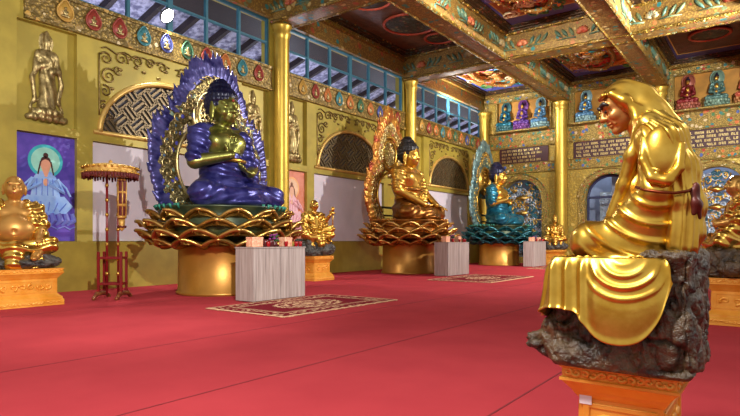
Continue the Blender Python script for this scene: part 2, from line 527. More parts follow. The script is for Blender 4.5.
# ---- columns
def column(x, y, r, h, name='gold_column'):
    prof = [(r*1.5, 0), (r*1.5, .12), (r*1.2, .2), (r*1.3, .32), (r*1.02, .42), (r, .6), (r, h - .5), (r*1.05, h - .42), (r*1.25, h - .3), (r*1.05, h - .2), (r*1.35, h - .06), (r*1.35, h)]
    return MB().lathe(prof, 32).build(name, M_gold_bright, None, True, (x, y, 0))
COLLAB = {5.45: 'round gold column against the left wall near the parasol', 13.9: 'round gold column between the blue and the golden Buddhas',
          22.35: 'round gold column right behind the golden Buddha', 30.4: 'gold column in the corner behind the teal Buddha'}
for y in (13.9, 22.35, 30.4):
    struct(column(WX + .22, y, .26, 8.72), COLLAB[y], 'column')
struct(column(-9.5, 30.35, .31, 8.72), 'gold column on the back wall beside the teal Buddha', 'column')
struct(column(-4.75, 30.35, .31, 8.72), 'gold column on the back wall behind the seated luohan head', 'column')
struct(column(0., 30.35, .31, 8.72), 'gold column on the back wall at the far right', 'column')

# ---- high windows
def glass_mat():
    m, nt, b = nodes('window_glass')
    out = nt.nodes['Material Output']
    tr = nt.nodes.new('ShaderNodeBsdfTransparent'); tr.inputs[0].default_value = (.9, .93, 1, 1)
    gl = nt.nodes.new('ShaderNodeBsdfGlossy'); gl.inputs['Roughness'].default_value = .03
    lwt = nt.nodes.new('ShaderNodeLayerWeight'); lwt.inputs['Blend'].default_value = .12; fr = lwt
    mx = nt.nodes.new('ShaderNodeMixShader'); L(nt, math_(nt, 'MULTIPLY', fr.outputs['Facing'], .12), mx.inputs[0]); L(nt, tr.outputs[0], mx.inputs[1]); L(nt, gl.outputs[0], mx.inputs[2])
    L(nt, mx.outputs[0], out.inputs['Surface']); return m
M_glass = glass_mat()
WLAB = {-3.0: 'teal framed high window nearest the camera side', 5.45: 'teal framed high window above the blue-robed Buddha', 13.9: 'teal framed high window above the golden Buddha', 22.35: 'teal framed high window near the far corner'}
for k, y0 in enumerate((-3.0, 5.45, 13.9, 22.35)):
    a, b_ = y0 + .36, y0 + 8.09; t = thing('window_%d' % (k + 1), WLAB[y0], 'window', (WX - .1, (a + b_) / 2, 7.25)); t['kind'] = 'structure'
    hw = (b_ - a) / 2; f = MB()
    for z0, z1 in ((0, .1), (.8, .88), (1.58, 1.68)): f.bbox((-.05, -hw, z0), (.05, hw, z1), .015)
    for i in range(7):
        y = -hw + 2 * hw * i / 6; wd = .09 if i in (0, 3, 6) else .05
        f.bbox((-.06, max(-hw, y - wd), 0), (.06, min(hw, y + wd), 1.68), .015)
    f.build('window_frame', M_teal_frame, t)
    MB().box((-.01, -hw, .02), (.0, hw, 1.66)).build('pane', M_glass, t)
# the eaves outside: pale rough soffit on sloping dark rafters
M_soffit = mat('rough_pale_soffit', srgb(112,110,140), .8, 0, .3, 5, .6, 14, .05, col2=srgb(190,188,214), vlo=.4, vhi=.6)
M_rafter = mat('dark_rafter', srgb(46,34,34), .6)
def soff(x): return 9.75 + .3 * (x - WX + .3)
m = MB(); m.prism([(-18.6, soff(-18.6)), (WX - .45, soff(WX - .45)), (WX - .45, soff(WX - .45) + .15), (-18.6, soff(-18.6) + .15)], 1, -6, 42)
o = m.build('roof_soffit', M_soffit); struct(o, 'pale rough soffit of the eaves outside the high windows', 'eaves')
m = MB()
y = -5.6
while y < 42:
    m.prism([(-18.6, soff(-18.6) - .25), (WX - .45, soff(WX - .45) - .25), (WX - .45, soff(WX - .45) + .02), (-18.6, soff(-18.6) + .02)], 1, y, y + .16); y += 1.36
m.prism([(-16.0, soff(-16.) - .45), (WX - .5, soff(WX - .5) - .3), (WX - .5, soff(WX - .5) - .02), (-16.0, soff(-16.) - .02)], 1, -6, 42)
o = m.build('roof_beam', M_rafter); struct(o, 'dark rafters under the eaves outside the high windows', 'eaves')
struct(MB().box((-19., -6, 5.5), (-18.6, 42, 9.5)).build('wall_outside', M_soffit), 'pale rough wall outside beyond the eaves', 'wall')

# ---- back wall
X0 = lambda k: COLX[k]
NICHE = [(-13.3, -10.25), (-8.9, -5.35), (-4.15, -.6), (.6, 4.15)]
ARCH = [-11.9, -7.12, -2.4, 2.4]
bw = MB()
bw.box((WX - .4, BY + .16, 6.0), (5.2, BY + .45, 10.6))
for k, (a, b_) in enumerate(NICHE):
    x0, x1 = COLX[k], COLX[k+1]; c = ARCH[k]
    bw.box((x0, BY, 9.25), (x1, BY + .16, 10.6))
    bw.box((x0, BY, 7.52), (a, BY + .16, 9.25)); bw.box((b_, BY, 7.52), (x1, BY + .16, 9.25))
    bw.box((x0, BY, 5.2), (x1, BY + .16, 7.52))
    bw.box((x0, BY + .16, 5.0), (x1, BY + .45, 6.0))
    N = 28; hw = 1.22
    for i in range(N):
        a0 = c - hw + 2*hw*i/N; a1 = c - hw + 2*hw*(i+1)/N
        bw.prism([(a0, arch_z(a0, c, hw, 3.55, 1.2)), (a1, arch_z(a1, c, hw, 3.55, 1.2)), (a1, 5.2), (a0, 5.2)], 1, BY, BY + .45)
    bw.box((x0, BY, 0), (c - hw, BY + .45, 5.2)); bw.box((c + hw, BY, 0), (x1, BY + .45, 5.2))
    bw.box((c - hw, BY, 0), (c + hw, BY + .45, .35))
M_backwall = ornate('gilded_back_wall', srgb(204,176,76), [srgb(150,140,66), srgb(216,190,100), srgb(170,160,84)], 3.2, 11, .35, .42, .4, .6, .04, dark=srgb(160,138,62))
o = bw.build('wall_back', M_backwall); struct(o, 'gilded carved back wall with niches and arched openings', 'wall')
for k, (a, b_) in enumerate(NICHE):
    x0, x1 = COLX[k] + (.1 if k == 0 else .3), COLX[k+1] - .3; c = ARCH[k]
    m = MB()
    m.box((x0, BY - .05, 9.3), (x1, BY, 9.95)); m.box((x0, BY - .05, 6.62), (x1, BY, 7.42)); m.box((x0, BY - .05, 5.15), (x1, BY, 5.62))
    o = m.build('trim_%d' % (k + 21), M_orn); struct(o, 'carved and coloured gilt bands across the back wall', 'trim'); o['group'] = 'ornamental bands on the back wall'
    m = MB()
    for z in (9.24, 7.43, 6.54, 5.62, 5.09, 9.95): m.bbox((x0, BY - .09, z), (x1, BY, z + .07), .02)
    m.bbox((x0, BY - .09, 7.5), (x0 + .22, BY, 9.25)); m.bbox((x1 - .22, BY - .09, 7.5), (x1, BY, 9.25))
    m.bbox((a - .12, BY - .08, 7.5), (a, BY, 9.25)); m.bbox((b_, BY - .08, 7.5), (b_ + .12, BY, 9.25))
    o = m.build('trim_%d' % (k + 31), M_orn_fine); struct(o, 'narrow beaded gilt mouldings framing the back wall bands', 'trim'); o['group'] = 'beaded mouldings on the back wall'
    # carved surround of the arch
    N = 30; m = MB()
    ang = [PI * i / N for i in range(N + 1)]
    for i in range(N):
        q = [(c + r * math.cos(t) * s0, 3.55 + r2 * math.sin(t)) for (r, r2, t, s0) in ((1.22, 1.2, ang[i], 1), (1.58, 1.48, ang[i], 1), (1.58, 1.48, ang[i+1], 1), (1.22, 1.2, ang[i+1], 1))]
        m.prism(q, 1, BY - .08, BY)
    for s in (-1, 1): m.box((min(c + s*1.22, c + s*1.58), BY - .08, 0.0), (max(c + s*1.22, c + s*1.58), BY, 3.55))
    m.tube([(c + 1.24 * math.cos(t), BY - .1, 3.55 + 1.22 * math.sin(t)) for t in ang], .05, 8)
    m.tube([(c + 1.58 * math.cos(t), BY - .1, 3.55 + 1.48 * math.sin(t)) for t in ang], .04, 8)
    o = m.build('trim_%d' % (k + 41), M_orn_fine); struct(o, 'carved gilt surround of an arched opening', 'trim'); o['group'] = 'arch surrounds on the back wall'
    struct(MB().box((a, BY + .13, 7.5), (b_, BY + .16, 9.25)).build('wall_niche', mat('niche_ground_%d' % k, srgb(176,128,52), .5, .3, .2, 2)), 'amber ground of a shallow niche on the back wall', 'niche')
# passage behind the arches: bluish night light
M_passage = mat('blue_grey_passage', srgb(120,132,156), .6, 0, .2, 1.2)
m = MB(); m.box((WX - .4, 33.3, 0), (5.2, 33.5, 6)); m.box((WX - .4, BY + .45, 5.6), (5.2, 33.3, 5.8))
o = m.build('wall_passage', M_passage); struct(o, 'blue-grey wall of the passage behind the arches', 'wall')

# ---- ceiling: beams, coffers
m = MB()
for y in (13.9, 22.35): m.bbox((WX, y - .36, 8.74), (5.1, y + .36, 9.76), .03)
m.bbox((WX, 5.09, 8.74), (5.1, 5.81, 9.76), .03)
o = m.build('ceiling_cross_beam', M_beam); struct(o, 'painted cross beams spanning the hall from the left wall', 'beam')
for k, x in enumerate((-9.5, -4.75, 0.)):
    m = MB().bbox((x - .36, 5.81, 8.75), (x + .36, BY, 9.76), .03)
    o = m.build('ceiling_long_beam', M_beam); struct(o, ['painted long beam ending on the column beside the teal Buddha', 'painted long beam ending behind the luohan head', 'painted long beam at the far right'][k], 'beam')
m = MB()
for y in (13.9, 22.35, 5.45):
    for e in (-.4, .4):
        m.tube([(WX + .1 + i * .3, y + e * .93, 8.76) for i in range(64)], [.05 if i % 2 else .075 for i in range(64)], 6)
        m.tube([(WX + .1 + i * .3, y + e, 9.75) for i in range(64)], [.05 if i % 2 else .09 for i in range(64)], 6)
for x in (-9.5, -4.75, 0.):
    for e in (-.4, .4):
        m.tube([(x + e * .93, 5.9 + i * .3, 8.77) for i in range(83)], [.05 if i % 2 else .075 for i in range(83)], 6)
        m.tube([(x + e, 5.9 + i * .3, 9.75) for i in range(83)], [.05 if i % 2 else .09 for i in range(83)], 6)
m.bbox((WX, 5.6, 9.6), (WX + .2, BY, 9.78)); m.bbox((WX, BY - .2, 9.6), (5, BY, 9.78))
o = m.build('ceiling_trim', M_beam_edge); struct(o, 'beaded gilt edges along the ceiling beams', 'trim')
struct(MB().box((WX - .4, 5.0, 10.5), (5.2, BY + .45, 10.7)).build('ceiling', M_dark), 'flat ceiling above the painted coffers', 'ceiling')

def panel_mat(name, ground, border, kind):
    m, nt, b = nodes(name)
    g = coords(nt, 'Generated'); o = coords(nt, 'Object')
    s = nt.nodes.new('ShaderNodeSeparateXYZ'); L(nt, g, s.inputs[0])
    ax = math_(nt, 'ABSOLUTE', math_(nt, 'SUBTRACT', s.outputs[0], .5)); ay = math_(nt, 'ABSOLUTE', math_(nt, 'SUBTRACT', s.outputs[1], .5))
    e = math_(nt, 'MAXIMUM', math_(nt, 'MULTIPLY', math_(nt, 'ADD', ax, 0.), 1.), math_(nt, 'ADD', ay, .038))
    n = noise(nt, o, 1.3, 5, .6, 1.2); v = voro(nt, o, 2.6)
    sw = noise(nt, o, 2.2, 4, .6, 2.5)
    dk = tuple(c * .5 for c in ground[:3])
    field = ramp(nt, n.outputs['Fac'], [(.35, dk), (.6, ground[:3])])
    if kind == 'dragon':
        pal = ramp(nt, sw.outputs['Fac'], [(0, TEAL), (.36, srgb(70,96,150)), (.42, ground), (.56, ground), (.6, srgb(190,60,40)), (.65, CREAM), (.7, ground)])
        f2 = mix(nt, .75, field.outputs['Color'], pal.outputs['Color'])
    else: f2 = field.outputs['Color']
    if border:
        inb = math_(nt, 'GREATER_THAN', e, .43)
        f2 = mix(nt, inb, f2, border)
        ln = math_(nt, 'MULTIPLY', math_(nt, 'GREATER_THAN', e, .418), math_(nt, 'LESS_THAN', e, .432))
        f2 = mix(nt, ln, f2, srgb(206,170,80))
    L(nt, f2, b.inputs['Base Color']); b.inputs['Roughness'].default_value = .5
    bump(nt, b, sw.outputs['Fac'], .5, .08)
    return m
M_pan = [panel_mat('dragon_panel_orange', srgb(170,96,42), srgb(86,86,170), 'dragon'), panel_mat('dragon_panel_amber', srgb(206,140,56), srgb(80,96,190), 'dragon'),
         panel_mat('brown_medallion_panel', srgb(98,60,36), None, 'plain'), panel_mat('maroon_panel', srgb(92,44,34), srgb(66,60,120), 'plain')]
PCOL = [mat('relief_' + n, c, .45, .1, .2, 5) for n, c in (('cream', srgb(226,212,170)), ('teal', srgb(56,140,140)), ('red', srgb(196,60,48)), ('orange', srgb(222,140,50)), ('lilac', srgb(130,116,190)), ('green', srgb(80,140,84)))]
M_dragon = ornate('dragon_scales', srgb(206,150,60), [CREAM, ORNG, RED, TEAL], 9, 26, .6, .45, .2, .8, .03)
def dragon(parent, W, H, seed):
    r = random.Random(seed); m = MB()
    n = 90; pts = []; rad = []
    for i in range(n + 1):
        t = i / n; a = t * 3.4 * PI + r.random() * .02
        R = .12 + .30 * t
        pts.append((W * R * math.cos(a) * .95, H * R * math.sin(a) * .95, -.14 - .06 * math.sin(9 * t * PI)))
        rad.append(.15 * (1 - t)**.6 + .035 + (.04 * math.sin(i * 1.3) if t < .1 else 0))
    m.tube(pts, rad, 8)
    hx, hy = pts[0][:2]
    m.sphere((hx, hy, -.22), (.28, .22, .16)); m.sphere((hx + .24, hy - .05, -.2), (.18, .13, .1))
    for s in (-1, 1): m.tube([(hx - .1, hy + s * .12, -.25), (hx - .35, hy + s * .28, -.24), (hx - .5, hy + s * .2, -.22)], [.05, .03, .01], 6)
    for i in range(4, n, 3):
        p = pts[i]; m.sphere((p[0], p[1], p[2] - rad[i] * .9), (.05, .05, .06), 6, 4)
    for i in (22, 40, 58, 74):
        p = pts[i]
        for s in (-1, 1):
            q = (p[0] + s * .35 * math.cos(i), p[1] + s * .35 * math.sin(i), -.12); m.tube([p, q], [.06, .04], 6)
            for k in range(3): m.tube([q, (q[0] + .14 * math.cos(i + k), q[1] + .14 * math.sin(i + k), -.1)], [.03, .01], 5)
    m.build('dragon', M_dragon, parent, True)
    grp = [MB() for _ in PCOL]
    for k in range(46):
        x, y = (r.random() - .5) * W * .78, (r.random() - .5) * H * .8; g = grp[k % len(PCOL)]; R = .12 + .15 * r.random()
        for j in range(3):
            a = r.random() * 6.28; pp = []
            for i in range(14):
                t = i / 13; q = R * (1 - .8 * t) * (1 + .3*j); pp.append((x + q * math.cos(a + 5 * t), y + q * math.sin(a + 5 * t), -.07))
            g.tube(pp, [.05 * (1 - .6 * i / 13) for i in range(14)], 6)
    for g, mt in zip(grp, PCOL): g.build('cloud_scroll', mt, parent, True)
def medallion(parent, x, y, R, mt_in, mt_rim):
    MB().lathe([(0.01, -.06), (R * .9, -.07), (R, 0)], 40, (x, y)).build('medallion', mt_in, parent, True)
    m = MB(); m.tube([(x + R * math.cos(2*PI*i/64), y + R * math.sin(2*PI*i/64), -.06) for i in range(64)], [.07 if i % 2 else .045 for i in range(64)], 6, True); m.build('medallion_rim', mt_rim, parent, True)
M_medrim = mat('rust_red_rim', srgb(170,70,42), .5, .1, .2, 6)
M_medin = ornate('dark_green_medallion', srgb(66,62,44), [srgb(60,80,70), srgb(110,60,40), srgb(120,110,70)], 6, 14, .5, .5, .1, .8, .04)
CELL = {(0, 1): (2, 'brown coffer painting with dark round medallions over the golden Buddha', 'med'), (1, 1): (0, 'dragon coffer painting with violet-blue border at the top middle of the hall', 'dr'),
        (2, 1): (3, 'maroon coffer painting nearest the camera on the right', 'pl'), (0, 2): (1, 'brightly lit coffer painting with blue border over the teal Buddha', 'dr'),
        (1, 2): (0, 'orange dragon coffer painting over the text plaque at the back wall', 'dr'), (2, 2): (3, 'dark maroon coffer painting in the right rear of the hall', 'pl'),
        (0, 0): (2, 'brown coffer painting over the blue Buddha', 'pl'), (1, 0): (0, 'orange coffer painting nearest the camera in the middle', 'pl'), (2, 0): (3, 'maroon coffer painting right above the camera', 'pl'),
        (3, 1): (3, 'maroon coffer painting beyond the right beam', 'pl'), (3, 2): (3, 'maroon coffer painting in the far right corner', 'pl')}
for (i, j), (mi, lab, kd) in CELL.items():
    x0, x1 = COLX[i] + (.36 if i else 0), COLX[i+1] - .36; y0, y1 = COLY[j] + .36, COLY[j+1] - (.36 if j < 2 else 0)
    m = MB()
    for s, (z0, z1, w) in enumerate(((9.76, 9.83, .16), (9.83, 9.90, .28), (9.90, 9.97, .40))):
        m.box((x0, y0, z0), (x1, y0 + w, z1)); m.box((x0, y1 - w, z0), (x1, y1, z1))
        m.box((x0, y0 + w, z0), (x0 + w, y1 - w, z1)); m.box((x1 - w, y0 + w, z0), (x1, y1 - w, z1))
    o = m.build('ceiling_coffer', M_dkwood); struct(o, 'stepped carved moulding around a ceiling coffer', 'moulding'); o['group'] = 'stepped coffer mouldings'
    W, H = x1 - x0 - .74, y1 - y0 - .74
    t = thing('ceiling_painting', lab, 'ceiling painting', ((x0 + x1) / 2, (y0 + y1) / 2, 9.97), group='painted ceiling coffers')
    MB().box((-W/2 - .1, -H/2 - .1, 0), (W/2 + .1, H/2 + .1, .06)).build('painted_panel', M_pan[mi], t)
    if kd == 'dr': dragon(t, W, H, i * 7 + j)
    elif kd == 'med':
        medallion(t, .1, .9, 1.05, M_medin, M_medrim); medallion(t, .1, -1.9, .8, M_medin, M_medrim); medallion(t, .3, 2.9, .6, M_medin, M_medrim)
        for s in (-1,1): medallion(t, 1.3*s, -.2 + 2.2*s, .3, M_medin, PCOL[3])
    elif j:
        medallion(t, 0, .6, .75, M_medin, M_medrim)
# painted motifs on the beams
def lotus_motif(m_t, m_r, face, p, s):
    """flower and leaves in low relief on a beam face; face: 'y' (looks to -Y) or 'x' (looks to +X)"""
    def put(a, z, d=0): return (p[0] + a, p[1] - .02 - d, p[2] + z) if face == 'y' else (p[0] + .02 + d, p[1] + a, p[2] + z)
    for k in range(7):
        a = PI * k / 6; q = .26 * s
        b0 = put(0, -.1 * s); b1 = put(q * math.cos(a), -.05 * s + q * math.sin(a) * .8); m_r.tube([b0, put(q*.6*math.cos(a), -.07*s + q*.6*math.sin(a), .03), b1], [.05*s, .08*s, .02*s], 6)
    for sg in (-1, 1):
        for k in range(3):                                   # leaves: flat pointed blades fanning out
            c0 = sg * (.42 + .26 * k) * s; an = PI / 2 - sg * (.5 + .25 * k)
            m_t.tube([put(c0 - .16*s*math.cos(an), -.16*s), put(c0, -.02*s), put(c0 + .14*s*math.cos(an), .12*s), put(c0 + .2*s*math.cos(an), .2*s)], [.02*s, .075*s, .06*s, .01*s], 7)
        m_t.tube([put(sg * .25*s, -.24*s), put(sg * .6*s, -.2*s), put(sg * 1.0*s, -.24*s)], [.03*s, .035*s, .012*s], 6)
mt, mr, mc = MB(), MB(), MB()
for y in (5.45, 13.9, 22.35):
    for x in np.arange(-13.2, 4.5, 2.38): lotus_motif(mt, (mr, mc)[int(abs(x*2)) % 2], 'y', (x, y - .36, 9.3), .95)
for x in (-9.5, -4.75, 0.):
    for y in np.arange(7.5, 30, 2.8): lotus_motif(mt, (mr, mc)[int(y) % 2], 'x', (x + .36, y, 9.3), .95)
bm = thing('beam_painting', 'raised lotus flowers and teal leaves along the beam faces', 'beam painting'); bm['kind'] = 'structure'
mt.build('leaf_relief', mat('beam_leaf_green', srgb(58,104,92), .55, .05, .4, 5, col2=srgb(110,124,84)), bm, True); mr.build('red_flower_relief', mat('beam_flower_red', srgb(176,66,46), .5, .1, .3, 6, col2=srgb(200,130,84)), bm, True); mc.build('cream_flower_relief', mat('beam_flower_cream', srgb(190,160,100), .5, .1, .3, 6, col2=srgb(120,130,110)), bm, True)
# ================================================================== STATUES
def metal(name, c, rough=.3, var=.2, c2=None, b=.15, bs=18, met=.9): return mat(name, c, rough, met, var, 3.5, b, bs, .01, col2=c2)
M_gold = metal('bright_gold_leaf', srgb(204,158,66), .26, .15, srgb(226,186,94), .1, 14, .95)
M_gold2 = metal('gold_lacquer', srgb(196,150,60), .32, .15, srgb(218,178,88))
M_bronze = metal('green_gold_bronze', srgb(112,114,54), .32, .2, srgb(150,148,78), .1, 14, .85)
M_blue = metal('ultramarine_robe', srgb(34,34,98), .3, .25, srgb(72,72,142), .25, 30, .45)
M_bluedeep = metal('deep_blue_hair', srgb(16,18,44), .35, .2, srgb(26,30,64), .1, 20, .25)
M_tealrobe = metal('teal_robe', srgb(18,78,104), .3, .2, srgb(40,120,140), .2, 30, .5)
M_brownrobe = metal('brown_gold_robe', srgb(120,74,30), .35, .2, srgb(160,108,44), .2, 30, .8)
M_blackhair = metal('black_hair', srgb(24,24,26), .4, .2, srgb(44,42,40), .1, 20, .2)
M_petal = metal('bronze_gold_petals', srgb(126,94,38), .32, .25, srgb(176,136,64), .2, 12, .85)
M_petalrim = metal('pale_bronze_petal_rim', srgb(186,144,72), .3, .2, srgb(206,168,96))
M_petal_red = metal('copper_gold_petals', srgb(166,98,40), .32, .25, srgb(206,152,72), .2, 12, .85)
M_petal_teal = metal('teal_petals', srgb(16,62,74), .3, .25, srgb(44,112,116), .2, 12, .55)
M_lotuscore = metal('dark_green_lotus_core', srgb(40,52,36), .4, .3, srgb(70,80,50), .3, 12, .4)
M_stamen = mat('green_stamens', srgb(50,130,110), .45, .3, .3, 8)
M_drum = mat('ochre_gold_drum', srgb(168,118,46), .38, .55, .12, 2, .1, 20, .01)
M_rock = mat('dark_brown_rock', srgb(38,26,16), .3, 0, .3, 9, .9, 30, .03, col2=srgb(96,74,46), spec=.7)
M_rockg = mat('black_grey_rock', srgb(40,38,36), .45, 0, .3, 6, .8, 16, .03, col2=srgb(84,80,72))
M_ped = mat('orange_gold_pedestal', srgb(224,150,46), .36, .25, .12, 5, .15, 30, .005, col2=srgb(236,172,72))
M_skinped = mat('red_lip_paint', srgb(150,40,36), .4)
M_eye = mat('eye_white_paint', srgb(226,220,205), .35); M_pupil = mat('pupil_paint', srgb(20,16,14), .3)

def hand(f, w, d, n, s=.1, curl_=.3, side=1):
    """palm + five fingers. w wrist, d finger direction, n palm normal, side: +1 thumb on d x n"""
    w = np.array(w, float); d = np.array(d, float); d /= np.linalg.norm(d); n = np.array(n, float); n -= d * (n @ d); n /= np.linalg.norm(n)
    t = np.cross(d, n) * side
    R = np.stack([d, t, n], 1)
    f.ell(w + d * s * .5, (s * .52, s * .42, s * .17), R, .012)
    for i, (o, ln) in enumerate(((.33, .78), (.11, .9), (-.11, .84), (-.32, .64))):
        a = w + d * s * .85 + t * s * o; b = a + (d * math.cos(curl_) + n * math.sin(curl_)) * s * ln * .5 + t * s * o * .12
        c = b + (d * math.cos(curl_ * 2.2) + n * math.sin(curl_ * 2.2)) * s * ln * .45
        f.chain([w + d * s * .5 + t * s * o * .8, a, b, c], [s*.1, s*.105, s*.095, s*.075], .004)
    a = w + d * s * .3 + t * s * .35; b = a + (d * .6 + t * .75 + n * .3) * s * .4; c = b + (d * .9 + t * .1 + n * .4) * s * .36
    f.chain([a, b, c], [s*.13, s*.115, s*.085], .006)

HSC = 1.27
HXF = Matrix.Translation((0, 0, .69 * (1 - HSC))) @ Matrix.Scale(HSC, 4)
def buddha_head(f, z=.79, x=.02):
    f.frame((0, 0, .69 * (1 - HSC)), None, HSC)
    f.ell((x - .005, 0, z + .03), (.092, .084, .095)).ell((x + .015, 0, z - .035), (.075, .068, .08)).ell((x + .06, 0, z - .09), (.025, .028, .02))
    f.k = .012
    f.cap((x + .083, 0, z + .01), (x + .104, 0, z - .035), .009, .014).ell((x + .09, .014, z - .037), .011).ell((x + .09, -.014, z - .037), .011)
    f.cap((x + .085, .012, z + .022), (x + .062, .058, z + .02), .008).cap((x + .085, -.012, z + .022), (x + .062, -.058, z + .02), .008)
    for s in (-1, 1):
        f.ell((x + .075, s * .034, z + .003), (.012, .02, .009)); f.ell((x + .05, s * .045, z - .04), (.03, .025, .03))
        f.ell((x - .005, s * .09, z - .03), (.022, .012, .07), k=.008); f.ell((x - .0, s * .1, z - .095), (.015, .011, .018), k=.006)
    f.ell((x + .085, 0, z - .062), (.012, .026, .007)).ell((x + .081, 0, z - .074), (.012, .021, .008))
    f.frame()

def buddha(root, sc, pose, mats, h=.0085, detail=True):
    """mats: skin, robe, under, hair, belt"""
    f = Fig()
    f.cap((0, 0, .15), (0, 0, .42), .15, .14).ell((.015, 0, .5), (.125, .195, .145), k=.06).cap((-.02, -.17, .6), (-.02, .17, .6), .07, k=.05)
    f.cap((0, 0, .62), (.012, 0, .72), .062, .056)
    for s in (-1, 1): f.ell((.09, s * .085, .53), (.05, .085, .07), k=.04)
    buddha_head(f); f.k = .03
    hands = []
    if pose == 'teach':
        hands = [(-1, (.03, -.285, .35), (.23, -.1, .40), (.02, .25, 1), (.6, -.2, 0), .15, -1), (1, (.04, .285, .34), (.25, .09, .27), (.1, -1, .25), (.35, .1, 1), .35, 1)]
    elif pose == 'lap':
        hands = [(-1, (.03, -.275, .36), (.27, -.06, .185), (.25, 1, -.1), (-.1, .1, 1), .25, -1), (1, (.06, .28, .36), (.27, .25, .19), (1, .25, -.35), (0, 0, -1), .2, 1)]
    else:
        hands = [(-1, (.04, -.28, .36), (.19, -.07, .42), (.15, .4, 1), (.5, .5, 0), .4, -1), (1, (.05, .28, .36), (.2, .05, .36), (.3, -.5, .8), (.3, -.6, 0), .4, 1)]
    for s, el, wr, d, n, cu, sd in hands:
        f.cap((-.01, s * .225, .575), el, .07, .055).cap(el, wr, .057, .036)
        hand(f, wr, d, n, .092 if pose != 'pray' else .075, cu, sd)
    V, F = f.mesh(h); bd_ = mk('body', V * sc, F, mats[0], root)
    # robe: legs, lap, mantle
    g = Fig(); g.k = .04
    for s in (-1, 1):
        g.cap((.0, s * .14, .115), (.22, s * .355, .09), .125, .1).cap((.22, s * .36, .085), (.33, -s * .04, .075), .088, .06)
    g.ell((.12, 0, .06), (.25, .34, .07)).ell((0, 0, .14), (.19, .23, .14)).cap((0, 0, .15), (.0, 0, .34), .175, .155, k=.05)
    g.ell((.33, 0, .03), (.1, .17, .035), k=.03)
    V, F = g.mesh(h)
    fold = np.sin(70 * (V[:, 2] + .5 * np.abs(V[:, 1] - .1) * (V[:, 0] > .1)) + 2 * np.sin(9 * V[:, 1]) + 1.5 * wav(V, 6, 3))
    V = push(V, F, .006 * fold * (V[:, 2] > .03) + .004 * wav(V, 14, 5))
    mk('lower_robe', V * sc, F, mats[2], root)
    g = Fig(); g.k = .035
    bare = pose == 'lap'
    for s in (-1, 1):
        g.cap((-.045, s * .13, .615), (-.012, s * .225, .572), .078, .076).cap((-.012, s * .225, .572), (.02, s * .268, .415), .077, .072)
        if not bare or s > 0: g.ell((.035, s * .3, .38), (.07, .06, .06), k=.03)
    g.ell((-.075, 0, .46), (.1, .22, .2), k=.05).cap((-.04, -.1, .635), (-.04, .1, .635), .055)
    g.chain([(.03, .2, .6), (.075, .205, .47), (.11, .19, .36), (.14, .15, .26)], [.05, .055, .055, .05])
    g.chain([(.02, -.2, .6), (.05, -.215, .5), (.05, -.22, .42)], [.045, .045, .04])
    g.chain([(-.02, .27, .42), (.03, .27, .28), (.1, .24, .17)], [.06, .075, .05])
    g.cap((0, 0, .2), (0, 0, .36), .18, .165, k=.05)
    V, F = g.mesh(h)
    fold = np.sin(75 * V[:, 2] + 24 * V[:, 1] + 2.5 * wav(V, 7, 8))
    V = push(V, F, .0065 * fold + .004 * wav(V, 16, 2))
    mk('upper_robe', V * sc, F, mats[1], root)
    g = Fig(); g.frame((0, 0, .69 * (1 - HSC)), None, HSC); g.k = .02
    g.ell((-.004, 0, .845), (.104, .098, .088)).ell((-.02, 0, .80), (.09, .095, .085)).ell((-.015, 0, .925), (.06, .058, .052), k=.03)
    g.ell((.115, 0, .755), (.06, .09, .085), k=.01, cut=True)
    V, F = g.mesh(h)
    p = V - np.array([-.01, 0, .69 + .16 * HSC]); th = np.arctan2(p[:, 1], p[:, 0]); ph = p[:, 2]
    V = push(V, F, .010 * np.abs(np.sin(11 * th + 2) * np.sin(70 * ph)) + .002)
    mk('hair', V * sc, F, mats[3], root)
    m = MB()
    m.tube([(np.cos(a) * .176 + .005, np.sin(a) * .19, .375) for a in np.linspace(0, 2*PI, 41)[:-1]], .018, 8, True)
    m.xf(Matrix.Scale(sc, 4)); m.build('belt', mats[4], root, True)
    m = MB(); m.sphere((.113, 0, .825), .008); m.xf(Matrix.Scale(sc, 4) @ HXF); m.build('forehead_mark', M_skinped, bd_, True)
    m = MB()
    for s in (-1, 1): m.tube([(.103 - .0 , s * .016, .795), (.1055, s * .034, .7915), (.093, s * .052, .796)], .0032, 6)
    m.xf(Matrix.Scale(sc, 4) @ HXF); m.build('eyelid', M_blackhair, bd_, True)
    m = MB(); m.tube([(.099, -.025, .729), (.115, 0, .7265), (.099, .025, .729)], [.003, .0058, .003], 6); m.xf(Matrix.Scale(sc, 4) @ HXF); m.build('lips', M_skinped, bd_, True)

